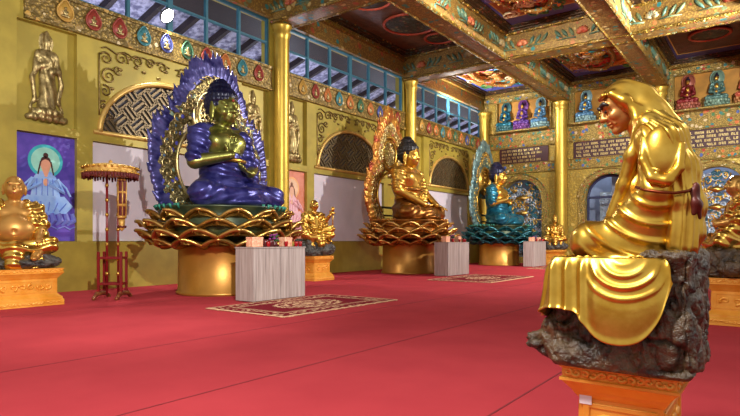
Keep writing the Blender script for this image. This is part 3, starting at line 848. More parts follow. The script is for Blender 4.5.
def petal_xyz(ang, r0, r1, z0, z1, W, lip, u, v):
    """point of a broad spoon-shaped petal: u across (-1..1), v from root to lip (0..1)"""
    w = W * (.55 + .45 * math.sin(PI / 2 * min(1, v / .6))) * (max(0, 1 - (max(0, v - .45) / .55)**4))**.5
    cus = .06 * W * math.exp(-(u / .3)**2) * v**3
    r = r0 + (r1 - r0) * v + cus - .22 * W * u * u * v
    z = z0 + (z1 - z0) * v**1.3 - .55 * W * (abs(u) * w / W)**2.2 * (.25 + .75 * v) + .20 * W * math.sin(PI * min(1, v * .95)) + lip * max(0, v - .55)**2 * 2 - .30 * W * max(0, v - .85)
    a = ang + w * u / max(r, .3)
    return (r * math.cos(a), r * math.sin(a), z)
def petal(m, ang, r0, r1, z0, z1, W, lip=.2, thick=.05, seed=0):
    nu, nv = 13, 13; top = []; bot = []
    r_ = random.Random(seed); j = .03 * (r_.random() - .5); ang += .03 * (r_.random() - .5)
    for iv in range(nv):
        v = (iv / (nv - 1))**.8 * .997
        for iu in range(nu):
            u = -1 + 2 * iu / (nu - 1)
            x, y, z = petal_xyz(ang, r0, r1 + j, z0, z1, W, lip, u, v); top.append((x, y, z))
            q = 1 - thick * .8 / math.hypot(x, y); bot.append((x * q, y * q, z - thick * (1.3 - .5 * abs(u))))
    V = top + bot; o = len(top); F = []
    for i in range(nv - 1):
        for k in range(nu - 1):
            a, b, c, d = i*nu+k, i*nu+k+1, (i+1)*nu+k+1, (i+1)*nu+k
            F.append((a, d, c, b)); F.append((o+a, o+b, o+c, o+d))
    edge = [k for k in range(nu)] + [i*nu+nu-1 for i in range(1, nv)] + [(nv-1)*nu+k for k in range(nu-2, -1, -1)] + [i*nu for i in range(nv-2, 0, -1)]
    for i in range(len(edge)):
        a, b = edge[i], edge[(i+1) % len(edge)]; F.append((a, b, o+b, o+a))
    m.add(V, F)
    pts = [petal_xyz(ang, r0, r1 + j, z0, z1, W, lip, -1, v) for v in (.6, .75, .86, .93, .97)] + [petal_xyz(ang, r0, r1 + j, z0, z1, W, lip, u, .99) for u in (-.8, -.4, 0, .4, .8)] + [petal_xyz(ang, r0, r1 + j, z0, z1, W, lip, 1, v) for v in (.97, .93, .86, .75, .6)]
    return pts

def lotus(label, loc, mp, mcore, mrim, stm, group):
    t = thing('lotus_pedestal', label, 'pedestal', loc, group=group)
    MB().lathe([(1.06, 0), (1.06, .06), (1.02, .09), (1.01, 1.08), (1.04, 1.16), (.9, 1.2)], 48).build('drum', M_drum, t, True)
    MB().lathe([(.9, 1.14), (1.2, 1.2), (1.5, 1.42), (1.52, 1.6), (1.42, 1.85), (1.5, 2.0), (1.52, 2.04), (.01, 2.05)], 48).build('lotus_core', mcore, t, True)
    for k, (n, off, r0, r1, z0, z1, W, lip) in enumerate(((13, .5, 1.0, 1.70, 1.22, 1.22, .40, .16), (13, 0, 1.15, 1.96, 1.37, 1.42, .46, .18), (13, .5, 1.2, 1.92, 1.56, 1.63, .46, .2), (13, 0, 1.15, 1.72, 1.74, 1.85, .41, .22))):
        m = MB(); q = MB()
        for i in range(n): q.tube(petal(m, 2 * PI * (i + off) / n, r0, r1, z0, z1, W, lip, .10, k * 50 + i), .044, 6)
        pt = m.build('petal_tier', mp, t, True); q.build('petal_rim', mrim, pt, True)
    m = MB()
    for i in range(64):
        a = 2 * PI * i / 80; R = 1.42 + .05 * (i % 2)
        m.tube([(R * math.cos(a), R * math.sin(a), 1.97), ((R + .05) * math.cos(a), (R + .07) * math.sin(a), 2.08)], [.03, .04], 5)
    m.build('stamen_ring', stm, t, True)
    return t

# ---- flame aureoles
def aureole(label, loc, sc, mats, style, group):
    """mats: ring, flames, head ring, filigree"""
    t = thing('flame_aureole', label, 'aureole', loc, group=group)
    c1, R1, c2, R2, tip = ((.40, .60, .86, .33, 1.25) if style == 'gourd' else (.36, .50, .95, .30, 1.42) if style == 'tall' else (.42, .52, .80, .40, 1.36))
    Hh = .0125
    # outline sample
    out = []
    for a in np.linspace(-62, 200, 180):
        a = math.radians(a)
        p = (R1 * math.cos(a), c1 + R1 * math.sin(a))
        if math.hypot(p[0], p[1] - c2) > R2 and p[0] > -.02: out.append(p)
    for a in np.linspace(-40, 90, 110):
        a = math.radians(a); st = 1 + (tip - c2 - R2) / R2 * max(0, (math.sin(a) - .5) / .5)**2
        p = (R2 * math.cos(a), c2 + R2 * math.sin(a) * st)
        if math.hypot(p[0], p[1] - c1) > R1 and p[0] > 0: out.append(p)
    out = np.array(out)
    # ring: swept body that follows the outline
    f = Fig(); f.k = .02; w = .105
    half = [(p[0] * .84, c1 + (p[1] - c1) * .84 if p[1] < c2 - .1 else c2 + (p[1] - c2) * .72) for p in out[::4]]
    for s in (-1, 1):
        pts = [(0, s * a, b) for a, b in half]
        f.chain(pts, [w] * len(pts), .01)
    f.rbox((-.02, 0, c2), (.018, R2 * .82, R2 * .8), .015, k=.02)
    f.ell((0, 0, c2), (.3, .185, .2), k=.01, cut=True)
    V, F = f.mesh(Hh); V[:, 0] *= .4
    V = push(V, F, .008 * wav(V, 40, 3) + .006 * np.sin(60*V[:, 1]) * np.sin(60*V[:, 2]))
    hr_ = mk('halo_ring', V * sc, F, mats[0], t)
    # flames
    f = Fig(); f.k = .012; r = random.Random(len(label))
    for s in (-1, 1):
        for k in range(0, len(out), 3):
            p = out[k]; c = c1 if p[1] < c2 - .12 else c2
            n = np.array([p[0], p[1] - c]); n /= np.linalg.norm(n); d = n * .75 + np.array([0, .75]); d /= np.linalg.norm(d)
            ln = (.10 + .07 * r.random()) * (1.25 if p[1] > c2 + R2 * .7 else 1)
            q = np.array(p) * np.array([.97, 1]); m1 = q + (n * .7 + d * .3) * ln * .5; e = m1 + d * ln * .5 + np.array([-.2 * n[0], .25]) * ln * .5
            x = .01 * (k % 2)
            f.chain([(x, s * q[0], q[1]), (x + .01, s * m1[0], m1[1]), (x, s * e[0], e[1])], [.042, .028, .006], .008)
    V, F = f.mesh(.009); V[:, 0] *= .8
    mk('flame_border', V * sc, F, mats[1], t)
    m = MB()
    m.tube([(.015 * sc, math.cos(a) * .215 * sc, (c2 + math.sin(a) * .235) * sc) for a in np.linspace(0, 2*PI, 49)[:-1]], .03 * sc, 8, True)
    m.tube([(.02 * sc, math.cos(a) * .16 * sc, (c2 + math.sin(a) * .18) * sc) for a in np.linspace(0, 2*PI, 49)[:-1]], .014 * sc, 8, True)
    m.tube([(.03 * sc, s_ * (R1*.84 - .105) * math.cos(a) * sc, (c1 + (R1*.84 - .105) * math.sin(a)) * sc) for s_ in (1,) for a in np.linspace(-.9, PI + .9, 60)], .016 * sc, 8)
    m.build('head_halo', mats[2], t, True)
    m = MB(); r = random.Random(5)
    for k in range(26):
        a = k * 2.4; R = .03 + .12 * (k / 26)**.5
        cy, cz = R * math.cos(a), c2 + R * math.sin(a) * 1.1; a0 = r.random() * 6; pp = []
        for i in range(12):
            tt = i / 11; q = .05 * (1 - .8 * tt); pp.append((.0, cy + q * math.cos(a0 + 6 * tt), cz + q * math.sin(a0 + 6 * tt)))
        m.tube(pp, .01, 5)
    for s in (-1, 1):
        for p in out[6::7]:
            c = c1 if p[1] < c2 - .12 else c2
            q = (p[0] * .84, c + (p[1] - c) * .84); pp = []; a0 = r.random() * 6
            for i in range(14):
                tt = i / 13; qq = .055 * (1 - .85 * tt); pp.append((.04, s * (q[0] + qq * math.cos(a0 + 7 * tt)), q[1] + qq * math.sin(a0 + 7 * tt)))
            m.tube(pp, .008, 5)
    m.xf(Matrix.Scale(sc, 4)); m.build('filigree', mats[3], hr_, True)
    m = MB()                                               # struts that carry it on the lotus
    for s in (-1, 1): m.bbox((-.05, s * .27 * sc - .14, 0), (.03, s * .27 * sc + .14, .18 * sc), .02)
    m.bbox((-.05, -.46 * sc, .17 * sc), (.02, .46 * sc, .20 * sc), .02); m.bbox((-.05, -.5 * sc, .06 * sc), (.02, .5 * sc, .085 * sc), .02)
    m.build('support_strut', M_blackhair, t)
    return t
M_halo1 = ornate('blue_gold_filigree', srgb(150,134,84), [srgb(70,70,160), srgb(120,150,130), srgb(200,186,130), srgb(60,90,120)], 8, 22, .6, .4, .5, .9, .03)
M_flame1 = metal('violet_blue_flames', srgb(34,34,92), .32, .3, srgb(96,94,156), .2, 12, .4)
M_halo2 = ornate('red_gold_filigree', srgb(196,150,62), [srgb(160,60,36), srgb(210,170,80), srgb(120,70,40)], 8, 22, .5, .38, .6, .9, .03)
M_flame2 = metal('red_gold_flames', srgb(150,62,34), .35, .3, srgb(206,150,62), .2, 10, .6)
M_halo3 = ornate('teal_silver_filigree', srgb(120,140,120), [srgb(40,90,110), srgb(190,180,120), srgb(70,130,130)], 8, 22, .6, .4, .4, .9, .03)
M_flame3 = metal('teal_grey_flames', srgb(52,84,90), .35, .3, srgb(120,146,140), .2, 12, .4)
M_fil = metal('pale_gold_filigree', srgb(196,176,112), .35, .2, srgb(226,208,150))

SB = 2.95
B1, B2, B3 = (-10.95, 8.86), (-11.75, 18.6), (-11.8, 27.5)
t = thing('buddha_statue', 'bronze-skinned Buddha statue in ultramarine robe with hand raised, seated on a bronze lotus', 'statue', (B1[0], B1[1], 2.06), group='large seated Buddha statues')
buddha(t, SB, 'teach', (M_bronze, M_blue, M_blue, M_bluedeep, M_gold2))
t = thing('buddha_statue', 'golden Buddha statue with black hair and hands in its lap, seated on a copper lotus', 'statue', (B2[0], B2[1], 2.06), group='large seated Buddha statues')
buddha(t, SB * 1.05, 'lap', (M_gold2, M_gold2, M_brownrobe, M_blackhair, M_brownrobe), .0095)
t = thing('buddha_statue', 'teal-robed Buddha statue with gold skin and raised hands, seated in the far corner', 'statue', (B3[0], B3[1] - .2, 2.06), group='large seated Buddha statues')
buddha(t, SB * 1.05, 'pray', (M_gold2, M_tealrobe, M_tealrobe, M_bluedeep, M_gold2), .0105)
lotus('lotus pedestal with bronze-gold petals on a gold drum under the blue Buddha', (*B1, 0), M_petal, M_lotuscore, M_petalrim, M_stamen, 'lotus pedestals')
lotus('lotus pedestal with copper-gold petals on a drum under the golden Buddha', (*B2, 0), M_petal_red, M_brownrobe, M_petalrim, M_petal_red, 'lotus pedestals')
lotus('lotus pedestal with dark teal petals on a gold drum in the corner', (*B3, 0), M_petal_teal, M_lotuscore, M_petal_teal, M_stamen, 'lotus pedestals')
aureole('violet-blue flame aureole with gold filigree behind the blue Buddha', (B1[0] - .85, 9.24, 2.06), 2.76, (M_halo1, M_flame1, M_fil, M_fil), 'gourd', 'flame aureoles')
aureole('tall red and gold flame aureole behind the golden Buddha', (B2[0] - .9, B2[1] - .05, 2.06), 2.82, (M_halo2, M_flame2, M_gold2, M_fil), 'tall', 'flame aureoles')
aureole('pointed teal flame aureole behind the teal-robed Buddha', (B3[0] - .9, B3[1] + .1, 2.06), 2.95, (M_halo3, M_flame3, M_gold2, M_gold2), 'oval', 'flame aureoles')

# ---- pedestals for the smaller statues
def scroll_panel(m, w, z0, z1, y, axis, sgn, seed, rad=.012):
    rad *= 1.5
    """row of leafy scrolls on a face; axis 1: face looks along y, axis 0: along x"""
    r = random.Random(seed); n = max(2, int(w / (z1 - z0) / .8)); R = (z1 - z0) * .36
    for i in range(n):
        c = -w / 2 + w * (i + .5) / n; a0 = r.random() * 6; h = 1 if i % 2 else -1; pp = []
        for k in range(16):
            t = k / 15; q = R * (1 - .85 * t); a, b = c + q * 1.2 * math.cos(a0 + h * 6.5 * t), (z0 + z1) / 2 + q * math.sin(a0 + h * 6.5 * t)
            pp.append((a, y, b) if axis == 1 else (y, a, b))
        m.tube(pp, [rad * (1.5 - .9 * k / 15) for k in range(16)], 6)
def stepped(prof, wx, wy):
    """rectangular moulded block: prof = [(inset, z)]"""
    V = []; F = []
    for d, z in prof:
        x, y = wx / 2 - d, wy / 2 - d; V += [(-x, -y, z), (x, -y, z), (x, y, z), (-x, y, z)]
    for i in range(len(prof) - 1):
        for k in range(4):
            k2 = (k + 1) % 4; F.append((i*4+k, i*4+k2, i*4+4+k2, i*4+4+k))
    F.append((3, 2, 1, 0)); n = (len(prof) - 1) * 4; F.append((n, n+1, n+2, n+3))
    return V, F
def pedestal(label, loc, wx, wy, h, rz=0, group='carved statue pedestals'):
    t = thing('carved_pedestal', label, 'pedestal', loc, rz, group)
    s = h / .7; i = .075 * s
    m = MB(); m.add(*stepped([(0, 0), (0, .1*s), (.02*s, .12*s), (.02*s, .15*s), (i*.8, .19*s), (i*1.2, .22*s)], wx, wy)); m.build('plinth', M_ped, t)
    m = MB(); m.add(*stepped([(i*1.2, .22*s), (i*1.2, .5*s)], wx, wy))
    for sg in (-1, 1):
        m.bbox((-wx/2 + i*1.6, sg * (wy/2 - i*1.2) - .008, .24*s), (wx/2 - i*1.6, sg * (wy/2 - i*1.2) + .008, .27*s), .004); m.bbox((-wx/2 + i*1.6, sg * (wy/2 - i*1.2) - .008, .45*s), (wx/2 - i*1.6, sg * (wy/2 - i*1.2) + .008, .48*s), .004)
        m.bbox((sg * (wx/2 - i*1.2) - .008, -wy/2 + i*1.6, .24*s), (sg * (wx/2 - i*1.2) + .008, wy/2 - i*1.6, .27*s), .004); m.bbox((sg * (wx/2 - i*1.2) - .008, -wy/2 + i*1.6, .45*s), (sg * (wx/2 - i*1.2) + .008, wy/2 - i*1.6, .48*s), .004)
        for e in (-1, 1):
            m.bbox((e*(wx/2 - i*1.75) - .02*s, sg*(wy/2 - i*1.2) - .01, .24*s), (e*(wx/2 - i*1.75) + .02*s, sg*(wy/2 - i*1.2) + .01, .48*s), .004)
            m.bbox((sg*(wx/2 - i*1.2) - .01, e*(wy/2 - i*1.75) - .02*s, .24*s), (sg*(wx/2 - i*1.2) + .01, e*(wy/2 - i*1.75) + .02*s, .48*s), .004)
    m.build('die', M_ped, t)
    m = MB(); m.add(*stepped([(i*1.2, .5*s), (i*.9, .53*s), (i*.75, .55*s), (.01, .605*s), (.0, .61*s), (.0, .625*s), (.012, .632*s), (.012, .68*s), (0, .688*s), (0, .7*s), (.01, .7*s)], wx, wy)); m.build('cornice', M_ped, t)
    m = MB()
    for sg in (-1, 1):
        scroll_panel(m, wx - .04, .628*s, .686*s, sg * (wy/2 - .012), 1, sg, 3, .007*s); scroll_panel(m, wy - .04, .628*s, .686*s, sg * (wx/2 - .012), 0, sg, 4, .007*s)
        scroll_panel(m, wx - i*5, .28*s, .44*s, sg * (wy/2 - i*1.2), 1, sg, 5, .012*s); scroll_panel(m, wy - i*5, .28*s, .44*s, sg * (wx/2 - i*1.2), 0, sg, 6, .012*s)
        scroll_panel(m, wx - .04, .03*s, .09*s, sg * wy/2, 1, sg, 7, .008*s); scroll_panel(m, wy - .04, .03*s, .09*s, sg * wx/2, 0, sg, 8, .008*s)
    m.build('scroll_carving', M_ped, t, True)
    return t

# ---- foreground luohan, placed by sight lines in its own upright plane
def P(px, py, Y):
    r = (px - 370) / 560; z = Y / (.5906 * r + .807)
    return np.array([z * (.807 * r - .5906), Y, CAM_H + (241 - py) * z / 560])
def rid(x, p=3): return (.5 + .5 * np.cos(x))**p - .28
def sig(x): return 1 / (1 + np.exp(-np.clip(x, -40, 40)))
M_gold_fg = mat('burnished_gold_leaf', srgb(194,150,54), .3, .93, .14, 9, .1, 60, .004, col2=srgb(218,180,80))
pedestal('orange-gold carved pedestal under the big golden hooded luohan', (-.645, 3.26, 0), .55, .70, .615)
lu = thing('luohan_statue', 'large hooded golden luohan statue leaning forward on a dark rock, seen from its side', 'statue', (-.62, 3.25, .615), group='gilded luohan statues')
def rel(V): return np.asarray(V) - np.array([-.62, 3.25, .615])
# rock
f = Fig(); f.k = .04; I3 = np.eye(3)
for c, hf in (((-.428, 3.20, .915), (.122, .36, .295)), ((-.62, 3.22, .86), (.19, .36, .25)), ((-.80, 3.24, .80), (.15, .34, .19))):
    f.rbox(c, hf, .045)
f.cap((-.85, 2.98, .70), (-1.07, 2.95, .715), .10, .045).cap((-.85, 3.2, .73), (-1.03, 3.15, .76), .13, .06).cap((-.85, 3.45, .71), (-1.05, 3.4, .71), .10, .05)
f.ell((-.92, 2.98, .81), (.09, .1, .05)).ell((-.98, 3.1, .8), (.07, .1, .05)); f.rbox((-.64, 3.22, .665), (.31, .36, .05), .03)
V, F = f.mesh(.0085)
n = wav(V, 9, 11, 4); n2 = np.abs(wav(V, 14, 5, 3)); n3 = wav(V * np.array([1, 1, .35]), 28, 6, 3); n4 = np.abs(wav(V * np.array([1.6, 1.6, .6]), 26, 9, 3))
V = push(V, F, np.where(V[:, 2] > .64, .022 * n - .030 * np.exp(-(n2 / .12)**2) + .012 * n3 - .012 * np.exp(-(n4 / .15)**2), 0)); V[:, 2] = np.maximum(V[:, 2], .617)
mk('rock_seat', rel(V), F, M_rock, lu)
# body robe
f = Fig(); f.k = .05
f.cap(P(664, 165, 3.25), P(663, 225, 3.25), .135, .155, k=.08).cap(P(663, 225, 3.25), P(656, 255, 3.25), .165, .18, k=.08)
for Y, s in ((3.04, 1), (3.46, -1)):
    f.cap(P(651, 138, Y), P(662, 146, 3.25), .075, .11, k=.06)
    f.cap(P(657, 145, Y), P(656, 192, Y - .05 * s), .085, .075)
    f.cap(P(656, 195, Y - .05 * s), P(626, 220, Y + .0), .075, .06)
    f.cap(P(626, 220, Y), P(604, 237, Y + .01 * s), .055, .038)
    f.cap(P(650, 248, Y + .06 * s), P(592, 241, Y), .125, .107)
    f.cap(P(593, 245, Y), P(632, 258, 3.25), .085, .07)
f.ell(P(640, 260, 3.25), (.24, .33, .06)); f.ell(P(625, 228, 3.25), (.12, .2, .1)); f.ell(P(644, 190, 3.25), (.10, .19, .2))
f.cap(P(648, 138, 3.25), P(638, 122, 3.22), .075, .06)
f.ell(P(656, 222, 3.23), (.195, .29, .23))
V, F = f.mesh(.0075)
c0 = P(660, 178, 3.0); q = V - c0; rad = np.hypot(q[:, 0] * .95, q[:, 2])
low = sig((1.53 - V[:, 2]) / .03); knee = np.exp(-((V[:, 0] + .90) / .11)**4)
dep = .014 * rid(2 * PI * (rad - .055) / .085 + .5 * np.sin(7 * V[:, 0]), 4) * low * (1 - knee) * sig((rad - .07) / .01) + .006 * rid(70 * (V[:, 0] + .35 * V[:, 2])) * (1 - low)
V = push(V, F, dep); mk('robe', rel(V), F, M_gold_fg, lu)
# cape down the back
f = Fig(); f.k = .045
for Y in (3.08, 3.25, 3.42):
    f.chain([P(653, 121, 3.25 + (Y - 3.25) * .6), P(668, 137, Y), P(682, 170, Y), P(687, 205, Y), P(686, 232, Y), P(681, 250, Y)], [.065, .075, .07, .07, .068, .066])
f.chain([P(652, 128, 3.02), P(668, 137, 2.985), P(679, 165, 2.995), P(683, 200, 3.0), P(682, 246, 3.0)], [.045, .05, .055, .06, .062], .03)
V, F = f.mesh(.0065)
bx = np.interp(V[:, 2], [1.15, 1.3, 1.45, 1.62, 1.8, 1.95], [-.40, -.385, -.38, -.40, -.47, -.58])
V = push(V, F, .011 * rid(150 * (V[:, 0] - bx) + 95 * (V[:, 1] - 3.25), 2) * sig((1.93 - V[:, 2]) / .03)); mk('cape', rel(V), F, M_gold_fg, lu)
# sleeve swag over the near upper arm
f = Fig(); f.k = .03
f.ell(P(661, 157, 2.975), (.092, .062, .15)); f.chain([P(644, 135, 2.98), P(643, 160, 2.92), P(652, 178, 2.90), P(667, 181, 2.90), P(679, 168, 2.93), P(682, 145, 2.96)], [.016, .02, .024, .026, .022, .018], .012)
f.chain([P(650, 172, 2.905), P(656, 176, 2.893), P(658, 170, 2.893), P(653, 168, 2.897)], [.006, .008, .008, .006], .006)
V, F = f.mesh(.006); V = push(V, F, .002 * wav(V, 16, 3)); mk('sleeve', rel(V), F, M_gold_fg, lu)
# head
yaw, pit = math.radians(24), math.radians(22)
fwd = np.array([-math.cos(yaw) * math.cos(pit), -math.sin(yaw) * math.cos(pit), -math.sin(pit)])
lft = np.cross([0, 0, 1], fwd); lft /= np.linalg.norm(lft); upv = np.cross(fwd, lft)
HM = np.stack([fwd, lft, upv], 1); HO = P(621, 108, 3.2); HS = .255
f = Fig(); f.frame(HO, HM, HS); f.k = .06
f.ell((-.06, 0, .12), (.37, .31, .36)).ell((.06, 0, -.14), (.29, .245, .33)).ell((.23, 0, -.4), (.12, .12, .09))
f.cap((.29, -.15, .12), (.29, .15, .12), .065)
for s in (-1, 1):
    f.ell((.2, s * .16, -.1), (.13, .09, .1)); f.ell((.37, s * .115, .035), (.06, .075, .05), k=.02, cut=True)
    f.ell((.285, s * .115, .03), (.055, .065, .045), k=.015); f.ell((-.02, s * .29, -.03), (.09, .045, .17), k=.03)
    f.ell((.37, s * .055, -.1), (.05, .04, .04), k=.02)
    f.cap((.34, s * .09, -.11), (.27, s * .16, -.27), .025, .02, k=.03)
f.cap((.32, 0, .1), (.425, 0, -.085), .045, .062, k=.05)
f.k = .02; f.ell((.335, 0, -.225), (.055, .12, .026)).ell((.325, 0, -.285), (.055, .1, .03)); f.cap((.38, -.1, -.252), (.38, .1, -.252), .012, k=.005, cut=True)
f.cap((.29, .11, .24), (.29, -.11, .24), .03, k=.03); f.k = .08
f.cap((-.15, 0, -.2), (-.35, 0, -.65), .22, .25)
V, F = f.mesh(.0048); hd_ = mk('head', rel(V), F, metal('gold_face_red_reflection', srgb(176,116,60), .4, .15, srgb(196,140,76), .05, 20, .6), lu)  # copper tone puts the carpet's red reflection into the gold face
hm = MB()
for s in (-1, 1): hm.tube([HO + HM @ (np.array(p) * HS) for p in ((.36, s * .05, .13), (.37, s * .12, .18), (.335, s * .22, .19), (.27, s * .28, .12))], [.009, .012, .012, .004], 8)
mk('eyebrow', rel(np.concatenate(hm.V)), hm.F, M_blackhair, hd_)
hm = MB()
for s in (-1, 1): hm.sphere(tuple(HO + HM @ (np.array((.327, s * .115, .03)) * HS)), .0095, 10, 8)
mk('pupil', rel(np.concatenate(hm.V)), hm.F, M_pupil, hd_)
# hood
f = Fig(); f.frame(HO, HM, HS); f.k = .06
f.ell((-.12, 0, .15), (.45, .40, .39)).ell((-.28, 0, -.15), (.34, .40, .40))
f.rbox((.42, 0, -.25), (.42, .36, .62), .2, rot('Y', .25), k=.03, cut=True); f.cap((-.1, 0, -.9), (-.1, 0, -.35), .28, k=.03, cut=True)
f.k = .1; f.cap((.27, -.16, .36), (.27, .16, .36), .05)
f.frame(); f.k = .025; W_ = lambda x, y, z: HO + HM @ (np.array((x, y, z)) * HS)
for s, Y in ((1, 3.06), (-1, 3.40)):
    f.chain([W_(.14, .31 * s, .30), W_(.0, .42 * s, .05), W_(-.1, .46 * s, -.25), P(639, 134, Y), P(632, 155, Y), P(624, 185, Y + .02 * s), P(612, 215, Y + .02 * s)], [.02, .024, .028, .03, .034, .034, .03])
f.chain([W_(-.38, .1, .0), P(652, 116, 3.2), P(666, 133, 3.22)], [.085, .085, .09]); f.cap(P(648, 124, 3.05), P(664, 138, 3.02), .055, .06); f.cap(P(648, 124, 3.4), P(664, 138, 3.45), .055, .06)
V, F = f.mesh(.006); lv = (V - HO) @ HM
V = push(V, F, .007 * rid(70 * np.abs(lv[:, 1]) + 45 * lv[:, 0] + 1.2 * wav(V, 5, 3)) * sig((-.02 - lv[:, 0]) / .02) + .001 * wav(V, 20, 1)); mk('hood', rel(V), F, M_gold_fg, lu)
# hands on the knees
f = Fig(); f.k = .012
hand(f, P(612, 233, 3.03), (-1, -.05, -.35), (-.3, 0, -1), .085, .45, -1); hand(f, P(612, 233, 3.46), (-1, .05, -.35), (-.3, 0, -1), .085, .45, 1)
V, F = f.mesh(.0042); mk('hands', rel(V), F, M_gold_fg, lu)
# drape hanging over the rock
def drape():
    pts = [(668, 2.85), (655, 2.81), (640, 2.79), (622, 2.78), (604, 2.785), (590, 2.795), (580, 2.805)]
    path = [(P(px, 262, Y)[0], Y) for px, Y in pts] + [(-.955, 2.83), (-.975, 2.9), (-.98, 3.05), (-.975, 3.2), (-.97, 3.4), (-.93, 3.6)]
    bot = [1.06, .865, .785, .765, .772, .82, .91, .92, .86, .84, .86, .86, .9]
    U = 190; W = 60; Pp = np.array(path); sl = np.concatenate([[0], np.cumsum(np.hypot(*np.diff(Pp, axis=0).T))]); ss = np.linspace(0, sl[-1], U)
    xs, ys = np.interp(ss, sl, Pp[:, 0]), np.interp(ss, sl, Pp[:, 1]); bz = np.interp(ss, sl, bot)
    for a in (xs, ys, bz):
        for _ in range(2): a[4:-4] = np.convolve(a, np.ones(9) / 9, 'valid')
    tx, ty = np.gradient(xs), np.gradient(ys); ln = np.hypot(tx, ty); nx, ny = ty / ln, -tx / ln
    nx, ny = np.where(True, nx, nx), ny
    if ny[10] > 0: nx, ny = -nx, -ny
    scen = np.interp(4.0, np.arange(len(sl)), sl) - .085
    ds = ss[None, :] - scen; t = np.linspace(0, 1, W)[:, None]; top = 1.16
    z = top + (bz[None, :] - top) * t
    inside = np.exp(-(ds / .17)**6); R = np.hypot(ds * 1.15, z - 1.235)
    swag = rid(2 * PI * (R - .10) / .052, 2) * np.exp(-((R - .17) / .10)**4) * inside
    vert = rid(80 * ss[None, :] + 1.5 * t, 2) * (1 - inside)
    hem = np.exp(-((t - 1) / .05)**2)
    d = (.012 * swag + .022 * vert) * np.minimum(1, t * 4 + .1) + .022 * np.sin(PI * t) * inside + .03 * t**2 - .03 * (1 - t)**8 + .006 * hem
    V = []
    for layer in (0, 1):
        dd = d - layer * .012
        V.append(np.stack([xs + nx * dd, ys + ny * dd, np.broadcast_to(z + .012 * (1 - t)**4, d.shape)], -1).reshape(-1, 3))
    V = np.concatenate(V); F = []; n = U * W
    for j in range(W - 1):
        for i in range(U - 1):
            a = j * U + i; F.append((a, a+1, a+U+1, a+U)); F.append((n+a, n+a+U, n+a+U+1, n+a+1))
    for i in range(U - 1):
        a = (W-1)*U + i; F.append((a, a+1, n+a+1, n+a)); F.append((i+1, i, n+i, n+i+1))
    for j in range(W - 1):
        a = j*U; F.append((a+U, a, n+a, n+a+U)); a = j*U + U - 1; F.append((a, a+U, n+a+U, n+a))
    return V, F
V, F = drape(); mk('hanging_drape', rel(V), F, M_gold_fg, lu)
m = MB()                                                    # gathered cloth edge where the robe meets the seat
zz = [P(px, 261, 2.87) for px in range(576, 660, 3)]
for i, p in enumerate(zz): m.sphere((p[0], 2.86 + .012 * (i % 2), p[2] + .004 * math.sin(i * 2.1)), (.02, .02, .012), 10, 6)
for k, px in enumerate((580, 588, 596, 634, 640)):
    p = P(px, 260, 2.86); m.tube([(p[0] + .018 * math.cos(a), 2.845, p[2] + .006 + .012 * math.sin(a)) for a in np.linspace(0, 5, 10)], .006, 6)
mk('gathered_hem', rel(np.concatenate(m.V)), m.F, M_gold_fg, lu)
m = MB(); m.tube([P(636, 187, 2.95), P(645, 190, 2.905), P(660, 192, 2.89), P(675, 193, 2.90), P(688, 191, 2.93), P(694, 188, 2.97)], .007, 8)
mk('cord', rel(np.concatenate(m.V)), m.F, metal('brown_cord', srgb(110,52,30), .4), lu)
f = Fig(); f.k = .02
c = P(692, 192, 2.965)
f.ell(c, (.016, .016, .02)).ell(c + [.016, -.0, .018], (.014, .02, .024)).ell(c + [.012, .02, -.012], (.014, .026, .02)); f.chain([c, c + [.016, -.008, -.05], c + [.008, -.012, -.10]], [.01, .016, .008]); f.chain([c, c + [.024, .01, -.06], c + [.03, .015, -.12]], [.01, .017, .008])
V, F = f.mesh(.005); V = push(V, F, .003 * np.sin(120 * V[:, 1] + 40 * V[:, 2])); mk('red_bow', rel(V), F, mat('dark_red_cloth', srgb(88,30,20), .45, .2, .2, 8), lu)
